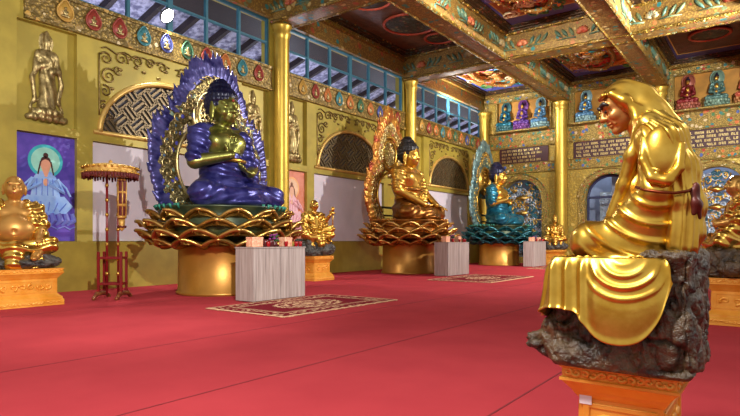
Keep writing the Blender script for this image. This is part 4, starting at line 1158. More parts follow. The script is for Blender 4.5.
# ================================================================== SMALLER STATUES
def luohan(name, label, loc, sc, rz, h, pose, mats, rock=(.5, .52, .34), belly=0, group='gilded luohan statues', hat=False):
    """seated monk on a rock; loc is the middle of the rock's underside. unit = sitting height. front +X"""
    t = thing(name, label, 'statue', loc, rz, group); rz0 = rock[2]
    f = Fig(); f.k = .08
    f.rbox((0, 0, rz0 / 2), (rock[0] * .8, rock[1] * .85, rz0 / 2), .06)
    for k in range(7):
        a = k * 2 * PI / 7 + .3; f.ell((rock[0] * .72 * math.cos(a), rock[1] * .78 * math.sin(a), rz0 * (.35 + .12 * math.sin(k * 3))), (.2, .2, rz0 * .36))
    V, F = f.mesh(h * 1.3); n = wav(V, 9, 3, 4); n2 = np.abs(wav(V, 15, 8, 3))
    V = push(V, F, .035 * n - .04 * np.exp(-(n2 / .12)**2)); V[:, 2] = np.maximum(V[:, 2], .002); mk('rock_seat', V * sc, F, mats[2], t)
    Z = rz0 - .02
    f = Fig(); f.frame((0, 0, Z)); f.k = .035
    f.cap((0, 0, .15), (0, 0, .5), .16, .15).cap((-.02, -.16, .58), (-.02, .16, .58), .075, k=.06).cap((0, 0, .6), (.03, 0, .72), .07, .06)
    if belly: f.ell((.1, 0, .3), (.2, .24, .2), k=.06); f.ell((.08, .1, .5), (.08, .1, .07)); f.ell((.08, -.1, .5), (.08, .1, .07)); f.ell((.3, 0, .27), .018, cut=True)
    b = 1.18 if belly else 1.0
    f.ell((.03, 0, .83), (.105 * b, .095 * b, .115 * b)).ell((.06, 0, .77), (.085 * b, .08 * b, .075 * b), k=.04); f.k = .012
    f.cap((.13 * b + .01, 0, .84), (.155 * b + .005, 0, .8), .012, .02); f.cap((.12 * b, -.05, .865), (.12 * b, .05, .865), .018, k=.02)
    for s in (-1, 1):
        f.ell((.02, s * .1 * b, .79), (.03, .018, .07)); f.ell((.10 * b, s * .05, .79), (.035, .035, .03), k=.02)
    f.ell((.128 * b, 0, .758), (.015, .035, .008)).ell((.122 * b, 0, .742), (.015, .03, .01))
    f.k = .03
    if pose == 'raise': arms = [(-1, (.02, -.27, .38), (.22, -.18, .24), (1, .2, -.3), (0, 0, -1), .4), (1, (.05, .3, .42), (.2, .36, .58), (.2, .1, 1), (.6, -.6, 0), .9)]
    elif pose == 'knee': arms = [(-1, (.04, -.29, .36), (.27, -.26, .2), (1, 0, -.5), (0, 0, -1), .3), (1, (.04, .29, .36), (.27, .26, .2), (1, 0, -.5), (0, 0, -1), .3)]
    else: arms = [(-1, (.04, -.28, .36), (.26, -.06, .36), (.3, 1, .1), (-1, .2, 0), .4), (1, (.04, .28, .36), (.26, .08, .32), (.3, -1, .1), (-1, -.2, 0), .4)]
    for s, el, wr, d, n, cu in arms:
        f.cap((-.01, s * .22, .56), el, .075, .06).cap(el, wr, .06, .04); hand(f, wr, d, n, .1, cu, s)
    if pose == 'raise' or belly: f.cap((.2, .3, .1), (.36, .22, -.02), .06, .05); f.ell((.42, .2, -.05), (.08, .04, .03))
    V, F = f.mesh(h); V[:, 2] = np.maximum(V[:, 2], .004); bd = mk('body', V * sc, F, mats[0], t)
    m = MB(); zb = Z
    for s in (-1, 1): m.tube([(.118 * b, s * .022, .826 + zb), (.124 * b, s * .045, .832 + zb), (.104 * b, s * .068, .822 + zb)], .006, 6); m.tube([(.122 * b, s * .025, .872 + zb), (.124 * b, s * .05, .880 + zb), (.104 * b, s * .074, .868 + zb)], .006, 6)
    m.xf(Matrix.Scale(sc, 4)); m.build('eye', M_blackhair, bd, True)
    m = MB(); m.tube([(.116 * b, -.045, .762 + zb), (.142 * b, 0, .748 + zb), (.116 * b, .045, .762 + zb)], [.003, .008, .003], 6); m.xf(Matrix.Scale(sc, 4)); m.build('lips', M_skinped, bd, True)
    g = Fig(); g.frame((0, 0, Z)); g.k = .05
    for s in (-1, 1):
        g.cap((0, s * .14, .12), (.22, s * .36, .12 + (.12 if pose == 'raise' and s > 0 else 0)), .13, .105); g.cap((.22, s * .36, .11), (.3, s * .02, .06), .095, .07)
        g.cap((-.04, s * .14, .6), (-.01, s * .235, .55), .08, .085).cap((-.01, s * .235, .55), (.03, s * .285, .38), .088, .09); g.cap((.03, s * .29, .36), (.15, s * .28, .2), .085, .075)
        g.chain([(.06, s * .15, .58), (.12, s * (.2 if belly else .12), .42), (.15, s * (.26 if belly else .08), .25)], [.05, .055, .06])
        g.cap((.2, s * .25, .02), (.28, s * .2, -.16), .1, .06)
    g.ell((.1, 0, .04), (.3, .38, .09)).ell((-.08, 0, .4), (.11, .23, .26)).ell((0, 0, .1), (.2, .26, .12)); g.chain([(.3, 0, .03), (.34, 0, -.1), (.35, 0, -.18)], [.12, .1, .05])
    V, F = g.mesh(h)
    q = V - np.array([0, .1, .75 + Z]); V = push(V, F, .011 * np.sin(58 * np.linalg.norm(q, axis=1) + 2.2 * wav(V, 5, 4)) + .006 * wav(V, 13, 7)); V[:, 2] = np.maximum(V[:, 2], .004); mk('robe', V * sc, F, mats[1], t)
    if hat:
        m = MB(); m.lathe([(.11, .87 + Z), (.125, .9 + Z), (.11, .96 + Z), (.07, 1.03 + Z), (.03, 1.09 + Z), (.0, 1.1 + Z)], 20, (.01, 0)); m.xf(Matrix.Scale(sc, 4)); m.build('cap', mats[1], t, True)
    return t, Z
pedestal('orange-gold carved pedestal under the laughing big-bellied statue', (-12.0, 4.72, 0), 1.15, 1.3, .72)
luohan('laughing_buddha_statue', 'bald laughing big-bellied gold statue on a dark rock before the violet painting', (-12.0, 4.70, .722), 1.56, math.radians(-22), .012, 'knee', (mat('matte_gold_skin', srgb(190,140,70), .38, .6, .1, 3), M_gold, M_rockg), (.36, .42, .2), 1)
pedestal('small gold carved pedestal beside the gold column and golden Buddha', (-12.1, 13.45, 0), .95, .95, .78)
tg, zg = luohan('luohan_statue', 'small gold luohan raising a staff, seated on a dark rock before the pink painting', (-12.1, 13.45, .782), 1.33, math.radians(-15), .014, 'raise', (M_gold, M_gold2, M_rockg), (.38, .42, .42))
m = MB(); m.tube([(.3, .55, .6 * 1.33 + .1), (.3, .55, 1.45)], .022, 8); m.sphere((.3, .55, 1.5), (.06, .06, .08)); m.lathe([(.0, 1.44), (.1, 1.36), (.07, 1.34), (.0, 1.34)], 14, (.3, .55)); m.build('staff', M_gold, tg, True)
pedestal('copper-gold carved pedestal at the foot of the back wall column', (-9.5, 29.35, 0), .95, .95, .8)
luohan('luohan_statue', 'small gold luohan with pointed cap at the foot of the back wall column', (-9.5, 29.35, .802), 1.3, math.radians(-70), .016, 'hold', (M_gold2, M_gold2, M_rockg), (.38, .4, .36), 0, hat=True)
pedestal('orange-gold carved pedestal at the right edge of the photo', (-.36, 10.35, 0), 1.12, 1.2, .7)
luohan('luohan_statue', 'bald gold luohan with folded hands, seated at the right edge of the photo', (-.5, 10.35, .702), 1.22, PI + .2, .012, 'hold', (mat('pale_gold_skin', srgb(206,160,84), .35, .7, .1, 3), M_gold, M_rock), (.5, .55, .36))

# ---- standing bodhisattva reliefs in the tall niches
def bodhisattva_mesh():
    f = Fig(); f.k = .03
    f.chain([(0, 0, .16), (.01, .01, .34), (0, 0, .52), (0, 0, .66)], [.135, .115, .1, .095]).cap((0, -.09, .73), (0, .09, .73), .06).ell((.02, 0, .68), (.07, .1, .09))
    f.cap((0, 0, .76), (.01, 0, .82), .035).ell((.02, 0, .865), (.05, .047, .06)).ell((0, 0, .92), (.045, .045, .05)).ell((0, 0, .965), (.028, .028, .035))
    f.cap((0, -.13, .72), (.03, -.16, .58), .042, .04).cap((.03, -.16, .58), (.1, -.03, .62), .038, .026).cap((0, .13, .72), (.03, .16, .58), .042, .04).cap((.03, .16, .58), (.1, .04, .55), .038, .026)
    for s in (-1, 1): f.chain([(.02, s * .15, .62), (.02, s * .2, .45), (.0, s * .17, .25), (.0, s * .23, .14)], [.03, .035, .03, .015]); f.ell((.05, s * .06, .15), (.07, .05, .025))
    f.ell((-.03, 0, .87), (.018, .11, .12), k=.005)
    for k in range(9):
        a = -PI / 2 + PI * k / 8; f.ell((.13 * math.cos(a), .19 * math.sin(a), .1), (.06, .05, .05), k=.015); f.ell((.10 * math.cos(a), .24 * math.sin(a), .05), (.06, .055, .04), k=.015)
    f.ell((0, 0, .07), (.12, .2, .06))
    V, F = f.mesh(.0085)
    fo = .006 * np.sin(60 * V[:, 1] + 20 * V[:, 2] + 2 * wav(V, 6, 2)) * (V[:, 2] < .7) + .004 * wav(V, 22, 4)
    return push(V, F, fo), F
bv, bf = bodhisattva_mesh(); bs0 = None
for y0, side, lab in ((5.45, 0, 'standing bodhisattva relief on a lotus in the niche above the violet painting'), (5.45, 1, 'standing bodhisattva relief in the niche right of the first arch'), (13.9, 0, 'standing bodhisattva relief in the niche above the pink painting'),
                      (13.9, 1, 'standing bodhisattva relief in the niche behind the red flame aureole'), (22.35, 0, 'standing bodhisattva relief just right of the middle left-wall column'), (22.35, 1, 'standing bodhisattva relief in the niche nearest the far corner')):
    if bs0 is None: o = mk('bodhisattva_relief', bv * np.array([1.2, 1.65, 2.24]), bf, M_relief); bs0 = o
    else: o = bs0.copy(); C.objects.link(o)
    o.location = (WB + .03, y0 + (.87 if side == 0 else 7.45), 4.1); tag(o, lab, 'relief', 'standing bodhisattva reliefs')

# ---- flame medallions with tiny Buddhas on the frieze
def medal_parts():
    m = MB(); n = 28; pts = []
    for k in range(n):
        a = 2 * PI * k / n; st = 1 + .45 * max(0, math.sin(a))**6; pts.append((.19 * math.cos(a), .21 * math.sin(a) * st))
    m.prism(pts, 0, 0, .04); m.tube([(.04, a, b) for a, b in pts], .022, 6, True)
    g = Fig(); g.k = .015
    g.ell((.05, 0, -.1), (.035, .11, .04)).ell((.05, 0, -.02), (.035, .055, .075)).ell((.055, 0, .085), (.035, .036, .042)).cap((.05, -.06, .02), (.06, 0, -.05), .02).cap((.05, .06, .02), (.06, 0, -.05), .02)
    V, F = g.mesh(.009); return m, V, F
mm, mv, mf = medal_parts()
MED = {n: mat('medallion_' + n, c, .45, .1, .15, 6) for n, c in (('red', srgb(150,62,50)), ('teal', srgb(66,130,136)), ('blue', srgb(78,86,146)), ('green', srgb(66,108,78)), ('orange', srgb(190,116,60)), ('gold', srgb(190,150,70)))}
seq = ['gold', 'red', 'red', 'teal', 'blue', 'green', 'red', 'orange', 'teal', 'red', 'green']; seq2 = ['gold', 'red', 'orange', 'teal', 'orange', 'green', 'orange', 'blue', 'green', 'red', 'teal']
first = None
NM = {'red': 'red', 'teal': 'teal', 'blue': 'violet-blue', 'green': 'green', 'orange': 'orange', 'gold': 'plain gold'}
for y0 in (5.45, 13.9, 22.35):
    for k in range(10):
        cn = (seq if y0 < 6 else seq2)[k]
        if first is None:
            first = thing('frieze_medallion', '', 'medallion'); mm.build('flame_disc', MED['red'], first, True); mk('seated_figure', mv, mf, M_relief, first); o = first
        else: o = copy_tree(first)
        o.location = (WX + .07, y0 + 1.2 + .7 * k, 6.84); recolor(o, {'flame_disc': MED[cn]})
        g = '%s flame medallions over the arch %s' % (NM[cn], BAYL[y0]); o['label'] = 'small %s flame medallion with seated figure, on the frieze %s' % (NM[cn], BAYL[y0]); o['category'] = 'medallion'; o['group'] = g

# ---- small Buddhas in the back wall niches
def niche_buddha():
    t = thing('niche_buddha', '', 'statue')
    f = Fig(); f.k = .035
    f.cap((0, 0, .12), (0, 0, .5), .15, .13).cap((-.01, -.16, .57), (-.01, .16, .57), .075).cap((0, 0, .6), (.01, 0, .7), .06)
    for s in (-1, 1):
        f.cap((0, s * .2, .56), (.04, s * .26, .34), .08, .075).cap((.04, s * .26, .34), (.2, s * .04, .26), .07, .05); f.cap((0, s * .14, .1), (.2, s * .36, .08), .12, .1); f.cap((.2, s * .36, .08), (.28, s * .0, .07), .09, .06)
    V, F = f.mesh(.016); V = push(V, F, .008 * np.sin(60 * V[:, 2] + 30 * np.abs(V[:, 1]) + 2 * wav(V, 6, 2))); mk('robe', V, F, M_tealrobe, t)
    f = Fig(); f.k = .02; f.ell((.02, 0, .77), (.09, .08, .105)).cap((.1, 0, .78), (.115, 0, .755), .012).ell((.1, 0, .48), (.06, .08, .1)); f.ell((.22, 0, .28), (.05, .06, .06))
    V, F = f.mesh(.013); mk('body', V, F, M_gold2, t)
    f = Fig(); f.k = .02; f.ell((-.0, 0, .83), (.095, .09, .08)).ell((-.01, 0, .92), (.045, .045, .045)); V, F = f.mesh(.014); mk('hair', V, F, M_bluedeep, t)
    m = MB(); m.prism([(.27 * math.cos(a), .80 + .27 * math.sin(a)) for a in np.linspace(0, 2*PI, 29)[:-1]], 0, -.16, -.12); m.tube([(-.12, .27 * math.cos(a), .80 + .27 * math.sin(a)) for a in np.linspace(0, 2*PI, 29)[:-1]], .03, 6, True); m.build('halo', M_halo3, t, True)
    m = MB(); m.lathe([(.3, -.22), (.42, -.18), (.34, -.1), (.46, -.02), (.38, .02), (.01, .03)], 28, sc=(.8, 1.05))
    for k in range(14):
        a = 2 * PI * k / 14; m.sphere((.36 * math.cos(a), .46 * math.sin(a), -.04), (.07, .07, .07), 8, 6); m.sphere((.36 * math.cos(a + .2), .46 * math.sin(a + .2), -.15), (.07, .07, .05), 8, 6)
    m.build('lotus_seat', M_halo3, t, True)
    return t
nb = None
nbm = {'teal': (M_tealrobe, mat('teal_glaze', srgb(66,114,118), .4, .2)), 'violet': (mat('violet_robe', srgb(86,52,128), .35, .3, .2, 8), mat('violet_glaze', srgb(120,70,140), .4, .2)), 'sky blue': (mat('sky_blue_robe', srgb(76,120,154), .35, .3, .2, 8), mat('sky_glaze', srgb(130,164,168), .4, .2)),
       'red': (mat('maroon_robe', srgb(120,32,34), .35, .3, .2, 8), mat('pink_glaze', srgb(160,90,70), .4, .2)), 'grey-green': (mat('grey_green_robe', srgb(84,120,112), .35, .3, .2, 8), mat('jade_glaze', srgb(120,150,130), .4, .2)), 'gold': (M_gold2, M_gold2), 'salmon': (mat('salmon_robe', srgb(176,84,60), .35, .3, .2, 8), mat('amber_glaze', srgb(190,130,80), .4, .2))}
for k, row in enumerate((('teal', 'violet', 'sky blue'), ('sky blue', 'gold', 'grey-green'), ('red', 'grey-green', 'salmon'))):
    a, b_ = NICHE[k]
    for j, cn in enumerate(row):
        o = nb = niche_buddha() if nb is None else copy_tree(nb)
        x = a + (b_ - a) * (j + .5) / 3; o.location = (x, BY - .08, 7.73 + .02); o.rotation_euler = (0, 0, -PI/2); o.scale = (.98, 1.12, 1.26) if False else (1.15, 1.02, 1.36)
        o.location.z = 7.52 + .22 * 1.36 + .005
        recolor(o, {'robe': nbm[cn][0], 'lotus_seat': nbm[cn][1], 'halo': nbm[cn][1]})
        o['label'] = 'small %s-robed Buddha, %s of three in the niche %s' % (cn, ('first', 'middle', 'last')[j], ('above the teal Buddha', 'above the luohan\'s bowed face', 'at upper right above the luohan\'s back')[k]); o['category'] = 'statue'; o['group'] = 'small Buddhas in the back wall niches'
for k in range(3):
    a, b_ = NICHE[k]; m = MB().bbox((a, BY - .55, 7.42), (b_, BY + .14, 7.52), .02); o = m.build('niche_ledge', M_orn_fine); struct(o, 'carved ledge under the small Buddhas of a niche', 'ledge'); o['group'] = 'niche ledges'

# ---- text plaques (lettering too small to read: rows of gilt strokes)
M_plaque = mat('dark_maroon_plaque', srgb(62,26,34), .45, 0, .15, 2); M_letter = metal('gilt_letters', srgb(214,190,120), .4, .1, srgb(226,206,140))
WORDS = [[3, 3, 4, 3, 3, 4, 3, 3], [4, 3, 3, 4, 4, 3, 4, 2], [3, 3, 3, 3, 4, 2, 2], [3, 4, 3, 4, 3, 4, 3, 2]]
for k, (a, b_) in enumerate(((-13.15, -10.3), (-8.95, -5.35), (-4.2, -.55))):
    t = thing('text_plaque', 'dark maroon plaque with gilt lettering %s' % ('over the arch beside the teal Buddha', 'between the column and the luohan\'s chest', 'behind the luohan\'s back at right')[k], 'plaque', ((a + b_) / 2, BY, 6.1), group='text plaques on the back wall')
    w = (b_ - a) / 2; bo_ = MB().bbox((-w, -.1, -.44), (w, 0, .44), .02).build('board', M_plaque, t)
    m = MB(); r = random.Random(k + 3)
    for i, row in enumerate(WORDS):
        z = .29 - .195 * i; x = -w + .16; cw = .094 * w / 1.75
        for n in row:
            for c in range(n):
                x0, x1, z0, z1 = x, x + cw * .74, z - .058, z + .058; s = .021; ty = r.randrange(5)
                if ty != 4: m.box((x0, -.115, z0), (x0 + s, -.1, z1))
                if ty in (0, 1, 4): m.box((x1 - s, -.115, z0), (x1, -.1, z1))
                if ty in (1, 2, 4): m.box((x0, -.115, z1 - s), (x1, -.1, z1))
                if ty in (2, 3): m.box((x0, -.115, z0), (x1, -.1, z0 + s))
                if ty in (0, 2, 4): m.box((x0, -.115, z - s/2), (x1, -.1, z + s/2))
                x += cw
            x += cw * .95
            if x > w - .5: break
    m.build('lettering', M_letter, bo_)

# ---- openwork screens in the back wall arches
M_scr_gold = metal('gilt_screen', srgb(176,140,62), .35, .2, srgb(206,170,90)); M_scr_teal = mat('teal_screen', srgb(40,96,110), .4, .3, .2, 8); M_scr_silver = metal('silver_blue_screen', srgb(150,166,184), .3, .2, srgb(190,206,220), met=.5)
def screen(c, lab, mats, w, n, seed, z1=4.6):
    t = thing('openwork_screen', lab, 'screen', (c, BY + .25, .35), group='openwork screens in the back wall arches')
    r = random.Random(seed); G = [MB() for _ in mats]
    inside = lambda x, z: abs(x) < w - .06 and .05 < z < (3.2 + (1.15 * max(0, 1 - (x / w)**2)**.5) - .08)
    k = 0
    for i in range(3000):
        x, z = (r.random() * 2 - 1) * w, r.random() * 4.3
        if not inside(x, z): continue
        k += 1; R = .11 + .11 * r.random(); a0 = r.random() * 6; h = r.choice((-1, 1)); pp = []
        for q in range(15):
            tt = q / 14; rr = R * (1 - .85 * tt); pp.append((x + rr * math.cos(a0 + h * 7 * tt), -.03 + .03 * r.random() * 0, z + rr * math.sin(a0 + h * 7 * tt)))
        pp = [p for p in pp if inside(p[0], p[2])]
        if len(pp) > 4: G[k % len(mats)].tube(pp, [.045 * (1 - .5 * q / len(pp)) for q in range(len(pp))], 6)
        if k > n: break
    for z in (1.1, 2.1, 3.0): G[0].bbox((-w, -.04, z - .035), (w, .02, z + .035), .01)
    for x in (-.55, .55): G[0].bbox((x - .03, -.04, 0), (x + .03, .02, 4.1 if abs(x) < .7 else 3.4), .01)
    for z in (2.5, 3.35):                                    # cartouches
        G[0].prism([(.36 * math.cos(a), z + .13 * math.sin(a) * (1 + .3 * math.cos(4*a))) for a in np.linspace(0, 2*PI, 29)[:-1]], 1, -.07, -.03)
    for g, mt, nm in zip(G, mats, ('gilt_openwork', 'coloured_openwork', 'pale_openwork')): g.build(nm, mt, t, True)
    return t
screen(-11.9, 'teal and gold openwork screen in the arch behind the teal Buddha', (M_scr_gold, M_scr_teal, M_scr_silver), 1.2, 260, 2)
screen(-2.4, 'silver-blue and gold openwork screen in the arch at the right edge', (M_scr_gold, M_scr_teal, M_scr_silver), 1.2, 260, 9)
t = thing('door_1', 'arched doorway with dark blue frame behind the luohan', 'door', (-7.12, BY + .3, .35)); t['kind'] = 'structure'
M_navy = mat('navy_door_frame', srgb(34,44,80), .4, 0, .15, 4); m = MB()
for x in (-1.16, 1.16): m.bbox((x - .06, -.06, 0), (x + .06, .06, 3.3), .02)
m.tube([(1.16 * math.cos(a), 0, 3.2 + 1.13 * math.sin(a)) for a in np.linspace(0, PI, 24)], .07, 8); m.bbox((-1.16, -.05, 3.15), (1.16, .05, 3.27), .02); m.build('door_frame', M_navy, t)
m = MB(); m.bbox((-.22, 1.0, -.3), (.12, 1.35, 4.6), .03); m.build('pillar', mat('grey_pillar', srgb(120,130,150), .5), t)
m = MB(); r = random.Random(4)
for k in range(150):
    x, z = -.85 + .5 * r.random() if k % 2 else .3 + .5 * r.random(), .2 + 3.3 * r.random(); R = .07 + .07 * r.random(); a0 = r.random() * 6
    m.tube([(x + R * (1 - .06 * q) * math.cos(a0 + .5 * q), 1.5, z + R * (1 - .06 * q) * math.sin(a0 + .5 * q)) for q in range(13)], .022, 5)
for x in (-.6, .55): m.box((x - .34, 1.56, .1), (x + .34, 1.6, 3.6))
m.build('silver_panel', M_scr_silver, t)

# ---- painted pictures on the left wall
def disc(m, c, r, x, n=32, sx=1., sy=1., d=.004): m.prism([(c[0] + r * sx * math.cos(a), c[1] + r * sy * math.sin(a)) for a in np.linspace(0, 2*PI, n + 1)[:-1]], 0, x - d, x)
def painting(label, loc, W, H, cs):
    t = thing('painting', label, 'painting', loc); MB().box((-.02, -W/2, 0), (.04, W/2, H)).build('canvas', cs['bg'], t)
    k = H / 2.55; Q = lambda y, z: (y * k, z * k); x = .044
    m = MB(); disc(m, Q(.02, 1.93), .40 * k, x); m.build('halo', cs['halo'], t); m = MB(); disc(m, Q(.02, 1.93), .33 * k, x + .003); m.build('halo_glow', cs['glow'], t)
    m = MB()
    m.prism([Q(*p) for p in ((-.36, .86), (-.3, 1.2), (-.24, 1.55), (-.12, 1.68), (.14, 1.68), (.26, 1.55), (.33, 1.2), (.42, .86), (.2, .72), (-.2, .72))], 0, x + .002, x + .006)
    m.prism([Q(*p) for p in ((-.68, .86), (-.4, 1.1), (0, 1.02), (.45, 1.1), (.66, .86), (.5, .68), (0, .62), (-.5, .68))], 0, x + .006, x + .010)
    for s in (-1, 1):
        m.tube([(x + .01, k * s * .26, k * 1.5), (x + .012, k * s * .42, k * 1.2), (x + .012, k * s * .1, k * 1.38)], [.07 * k, .08 * k, .05 * k], 6)
        m.tube([(x + .008, k * s * .3, k * 1.5), (x + .008, k * s * .6, k * 1.38), (x + .008, k * s * .68, k * 1.18), (x + .006, k * s * .82, k * 1.22)] if W/2 > .83 * k else [(x + .008, k * s * .3, k * 1.5), (x + .008, k * s * .5, k * 1.3), (x + .008, k * s * .6, k * 1.1)], .025 * k, 6)
    m.build('robe', cs['robe'], t)
    m = MB()
    for j in range(6): m.tube([(x + .011, k * (-.5 + .2 * j), k * (.98 - .01 * j)), (x + .012, k * (-.42 + .17 * j), k * .84), (x + .011, k * (-.32 + .13 * j), k * .72)], .014 * k, 5)
    for j in range(4): m.tube([(x + .007, k * (-.18 + .12 * j), k * 1.5), (x + .008, k * (-.2 + .13 * j), k * 1.1)], .011 * k, 5)
    m.build('robe_fold', cs['fold'], t)
    m = MB(); disc(m, Q(.02, 1.83), .115 * k, x + .008, sy=1.2); m.prism([Q(*p) for p in ((-.08, 1.76), (.12, 1.76), (.05, 1.55), (0, 1.55))], 0, x + .004, x + .009); disc(m, Q(.02, 1.42), .06 * k, x + .013, sy=1.5); m.build('skin', cs['skin'], t)
    m = MB(); disc(m, Q(.02, 1.93), .115 * k, x + .0065, sy=1.0); disc(m, Q(.02, 2.07), .06 * k, x + .0065)
    for s in (-1, 1): m.tube([(x + .007, k * (.02 + s * .115), k * 1.92), (x + .007, k * (.02 + s * .15), k * 1.75), (x + .007, k * (.02 + s * .18), k * 1.6)], .018 * k, 6)
    m.build('hair', cs['hair'], t)
    m = MB()
    for j in range(9):
        a = -.64 + .16 * j; m.tube([(x + .004, k * a, k * .68), (x + .007, k * (a + .05), k * .5), (x + .003, k * (a * .8), k * .38)], [.05 * k, .08 * k, .02 * k], 6)
    for j in range(5): m.tube([(x + .002, k * (-.6 + .3 * j), k * .3), (x + .003, k * (-.45 + .3 * j), k * .36), (x + .002, k * (-.3 + .3 * j), k * .28)], .022 * k, 5)
    m.build('lotus_seat', cs['lotus'], t)
    return t
pm = lambda n, c, c2=None, vs=3: mat('picture_' + n, c, .5, 0, .1, vs, col2=c2)
painting('violet painting of a pale-blue robed figure with a teal halo behind the laughing statue', (WB, 6.27, 1.25), 1.42, 2.55,
         dict(bg=pm('violet', srgb(58,48,146), srgb(104,76,186), 1.6), halo=pm('teal', srgb(56,176,186)), glow=pm('mint', srgb(150,214,196)), robe=pm('pale_blue', srgb(120,160,226), srgb(160,196,240)), fold=pm('blue', srgb(74,104,196)), skin=pm('skin', srgb(222,160,130)), hair=pm('hair', srgb(70,34,30)), lotus=pm('lilac_blue', srgb(96,104,196), srgb(130,140,214))))
painting('salmon-pink painting of a pale figure beside the first gold column', (WB, 14.72, 1.25), 1.42, 2.55,
         dict(bg=pm('salmon', srgb(206,120,84), srgb(226,150,130), 1.6), halo=pm('peach', srgb(240,180,120)), glow=pm('cream', srgb(236,196,160)), robe=pm('pale_pink', srgb(232,180,190), srgb(240,200,206)), fold=pm('rose', srgb(206,130,150)), skin=pm('skin2', srgb(230,180,150)), hair=pm('hair2', srgb(140,90,70)), lotus=pm('pink', srgb(230,160,170), srgb(240,190,190))))
painting('dim rose painting behind the red flame aureole', (WB, 14.72 + 8.45, 1.25), 1.42, 2.55,
         dict(bg=pm('aqua', srgb(70,160,160), srgb(90,130,160), 1.6), halo=pm('peach3', srgb(240,180,120)), glow=pm('cream3', srgb(236,196,160)), robe=pm('pale_green', srgb(190,220,200)), fold=pm('jade', srgb(100,160,140)), skin=pm('skin3', srgb(230,180,150)), hair=pm('hair3', srgb(90,60,50)), lotus=pm('aqua_pink', srgb(180,190,200))))
bpy.data.objects[[o.name for o in bpy.data.objects if o.get('label', '').startswith('dim rose')][0]]['label'] = 'aqua painting glimpsed beside the golden Buddha\'s back'

# ---- ceremonial parasol
M_par = mat('gold_brocade', srgb(190,140,58), .45, .4, .3, 14, .5, 40, .01, col2=srgb(222,180,96)); M_fr = mat('dark_red_fringe', srgb(96,26,26), .7, 0, .3, 20); M_redl = mat('dark_red_lacquer', srgb(120,22,26), .3, 0, .15, 5)
t = thing('ceremonial_parasol', 'gold brocade ceremonial parasol and banner on red poles before the white panel', 'parasol', (-11.75, 6.5, 0), math.radians(38))
m = MB(); m.lathe([(.49, 2.68), (.535, 2.70), (.545, 2.75), (.525, 2.77), (.525, 2.82), (.54, 2.85), (.48, 2.87), (.36, 2.90), (.2, 2.925), (.06, 2.94), (.035, 2.96), (.045, 2.98), (.0, 3.02)], 48); m.build('canopy', M_par, t, True)
m = MB()
for k in range(56):
    a = 2 * PI * k / 56; r_ = .545; m.tube([(r_ * math.cos(a), r_ * math.sin(a), 2.70), (r_ * math.cos(a) * 1.01, r_ * math.sin(a) * 1.01, 2.62 - .02 * (k % 3))], [.03, .018], 5)
m.build('fringe', M_fr, t, True)
m = MB()
for k in range(28):
    a = 2 * PI * k / 28; m.sphere((.56 * math.cos(a), .56 * math.sin(a), 2.83), .03, 8, 6); m.sphere((.565 * math.cos(a + .1), .565 * math.sin(a + .1), 2.72), .026, 8, 6)
m.build('gold_scallop', M_gold2, t, True)
m = MB(); m.tube([(-.08, 0, .1), (-.08, 0, 2.9)], .026, 10); m.build('pole', M_redl, t, True)
m = MB(); m.tube([(.16, 0, .1), (.16, 0, 2.6)], .024, 10); m.build('banner_pole', M_redl, t, True)
m = MB()
for z in np.arange(.5, 2.5, .32): m.lathe([(.03, z), (.04, z + .04), (.03, z + .08)], 12, (-.08, 0)); m.lathe([(.03, z), (.04, z + .04), (.03, z + .08)], 12, (.16, 0))
m.build('gold_ring', M_gold2, t, True)
m = MB(); m.lathe([(.06, 1.72), (.075, 1.75), (.085, 2.2), (.1, 2.56), (.07, 2.62)], 20, (.24, 0)); m.tube([(.24 + .08 * math.cos(a), .08 * math.sin(a), 1.55 + .02 * (i % 2)) for i, a in enumerate(np.linspace(0, 2*PI, 13)[:-1])], .02, 6, True); m.build('banner_sleeve', M_fr, t, True)
m = MB()
for z in (1.74, 2.0, 2.28, 2.54): m.lathe([(.085, z), (.105, z + .03), (.085, z + .06)], 20, (.24, 0))
for k in range(6):
    a = k * PI / 3; m.tube([(.24 + .09 * math.cos(a), .09 * math.sin(a), 1.76), (.24 + .098 * math.cos(a), .098 * math.sin(a), 2.54)], .014, 6)
m.lathe([(.0, 1.46), (.05, 1.5), (.06, 1.6), (.07, 1.72)], 14, (.24, 0)); m.build('banner_trim', M_par, t, True)
m = MB()
for x in (-.2, .28):
    for y in (-.14, .14): m.bbox((x - .025, y - .025, .1), (x + .025, y + .025, 1.02), .006)
for z in (.3, .86): 
    for y in (-.14, .14): m.bbox((-.2, y - .02, z), (.28, y + .02, z + .05), .006)
    for x in (-.2, .28): m.bbox((x - .02, -.14, z), (x + .02, .14, z + .05), .006)
m.bbox((-.2, -.03, .86), (.28, .03, .9), .006); m.bbox((-.2, -.03, .3), (.28, .03, .34), .006); m.build('stand_frame', M_redl, t)
for x in (-.2, .28):
    m = MB(); m.tube([(x, -.36, .03), (x, -.24, .1), (x, 0, .13), (x, .24, .1), (x, .36, .03)], [.03, .045, .05, .045, .03], 8); m.sphere((x, -.36, .035), .045); m.sphere((x, .36, .035), .045); m.sphere((x, -.2, .12), .05); m.sphere((x, .2, .12), .05)
    m.build('foot', mat('dark_red_gold_foot', srgb(110,36,30), .35, .3, .3, 10, col2=srgb(150,100,50)), t, True)

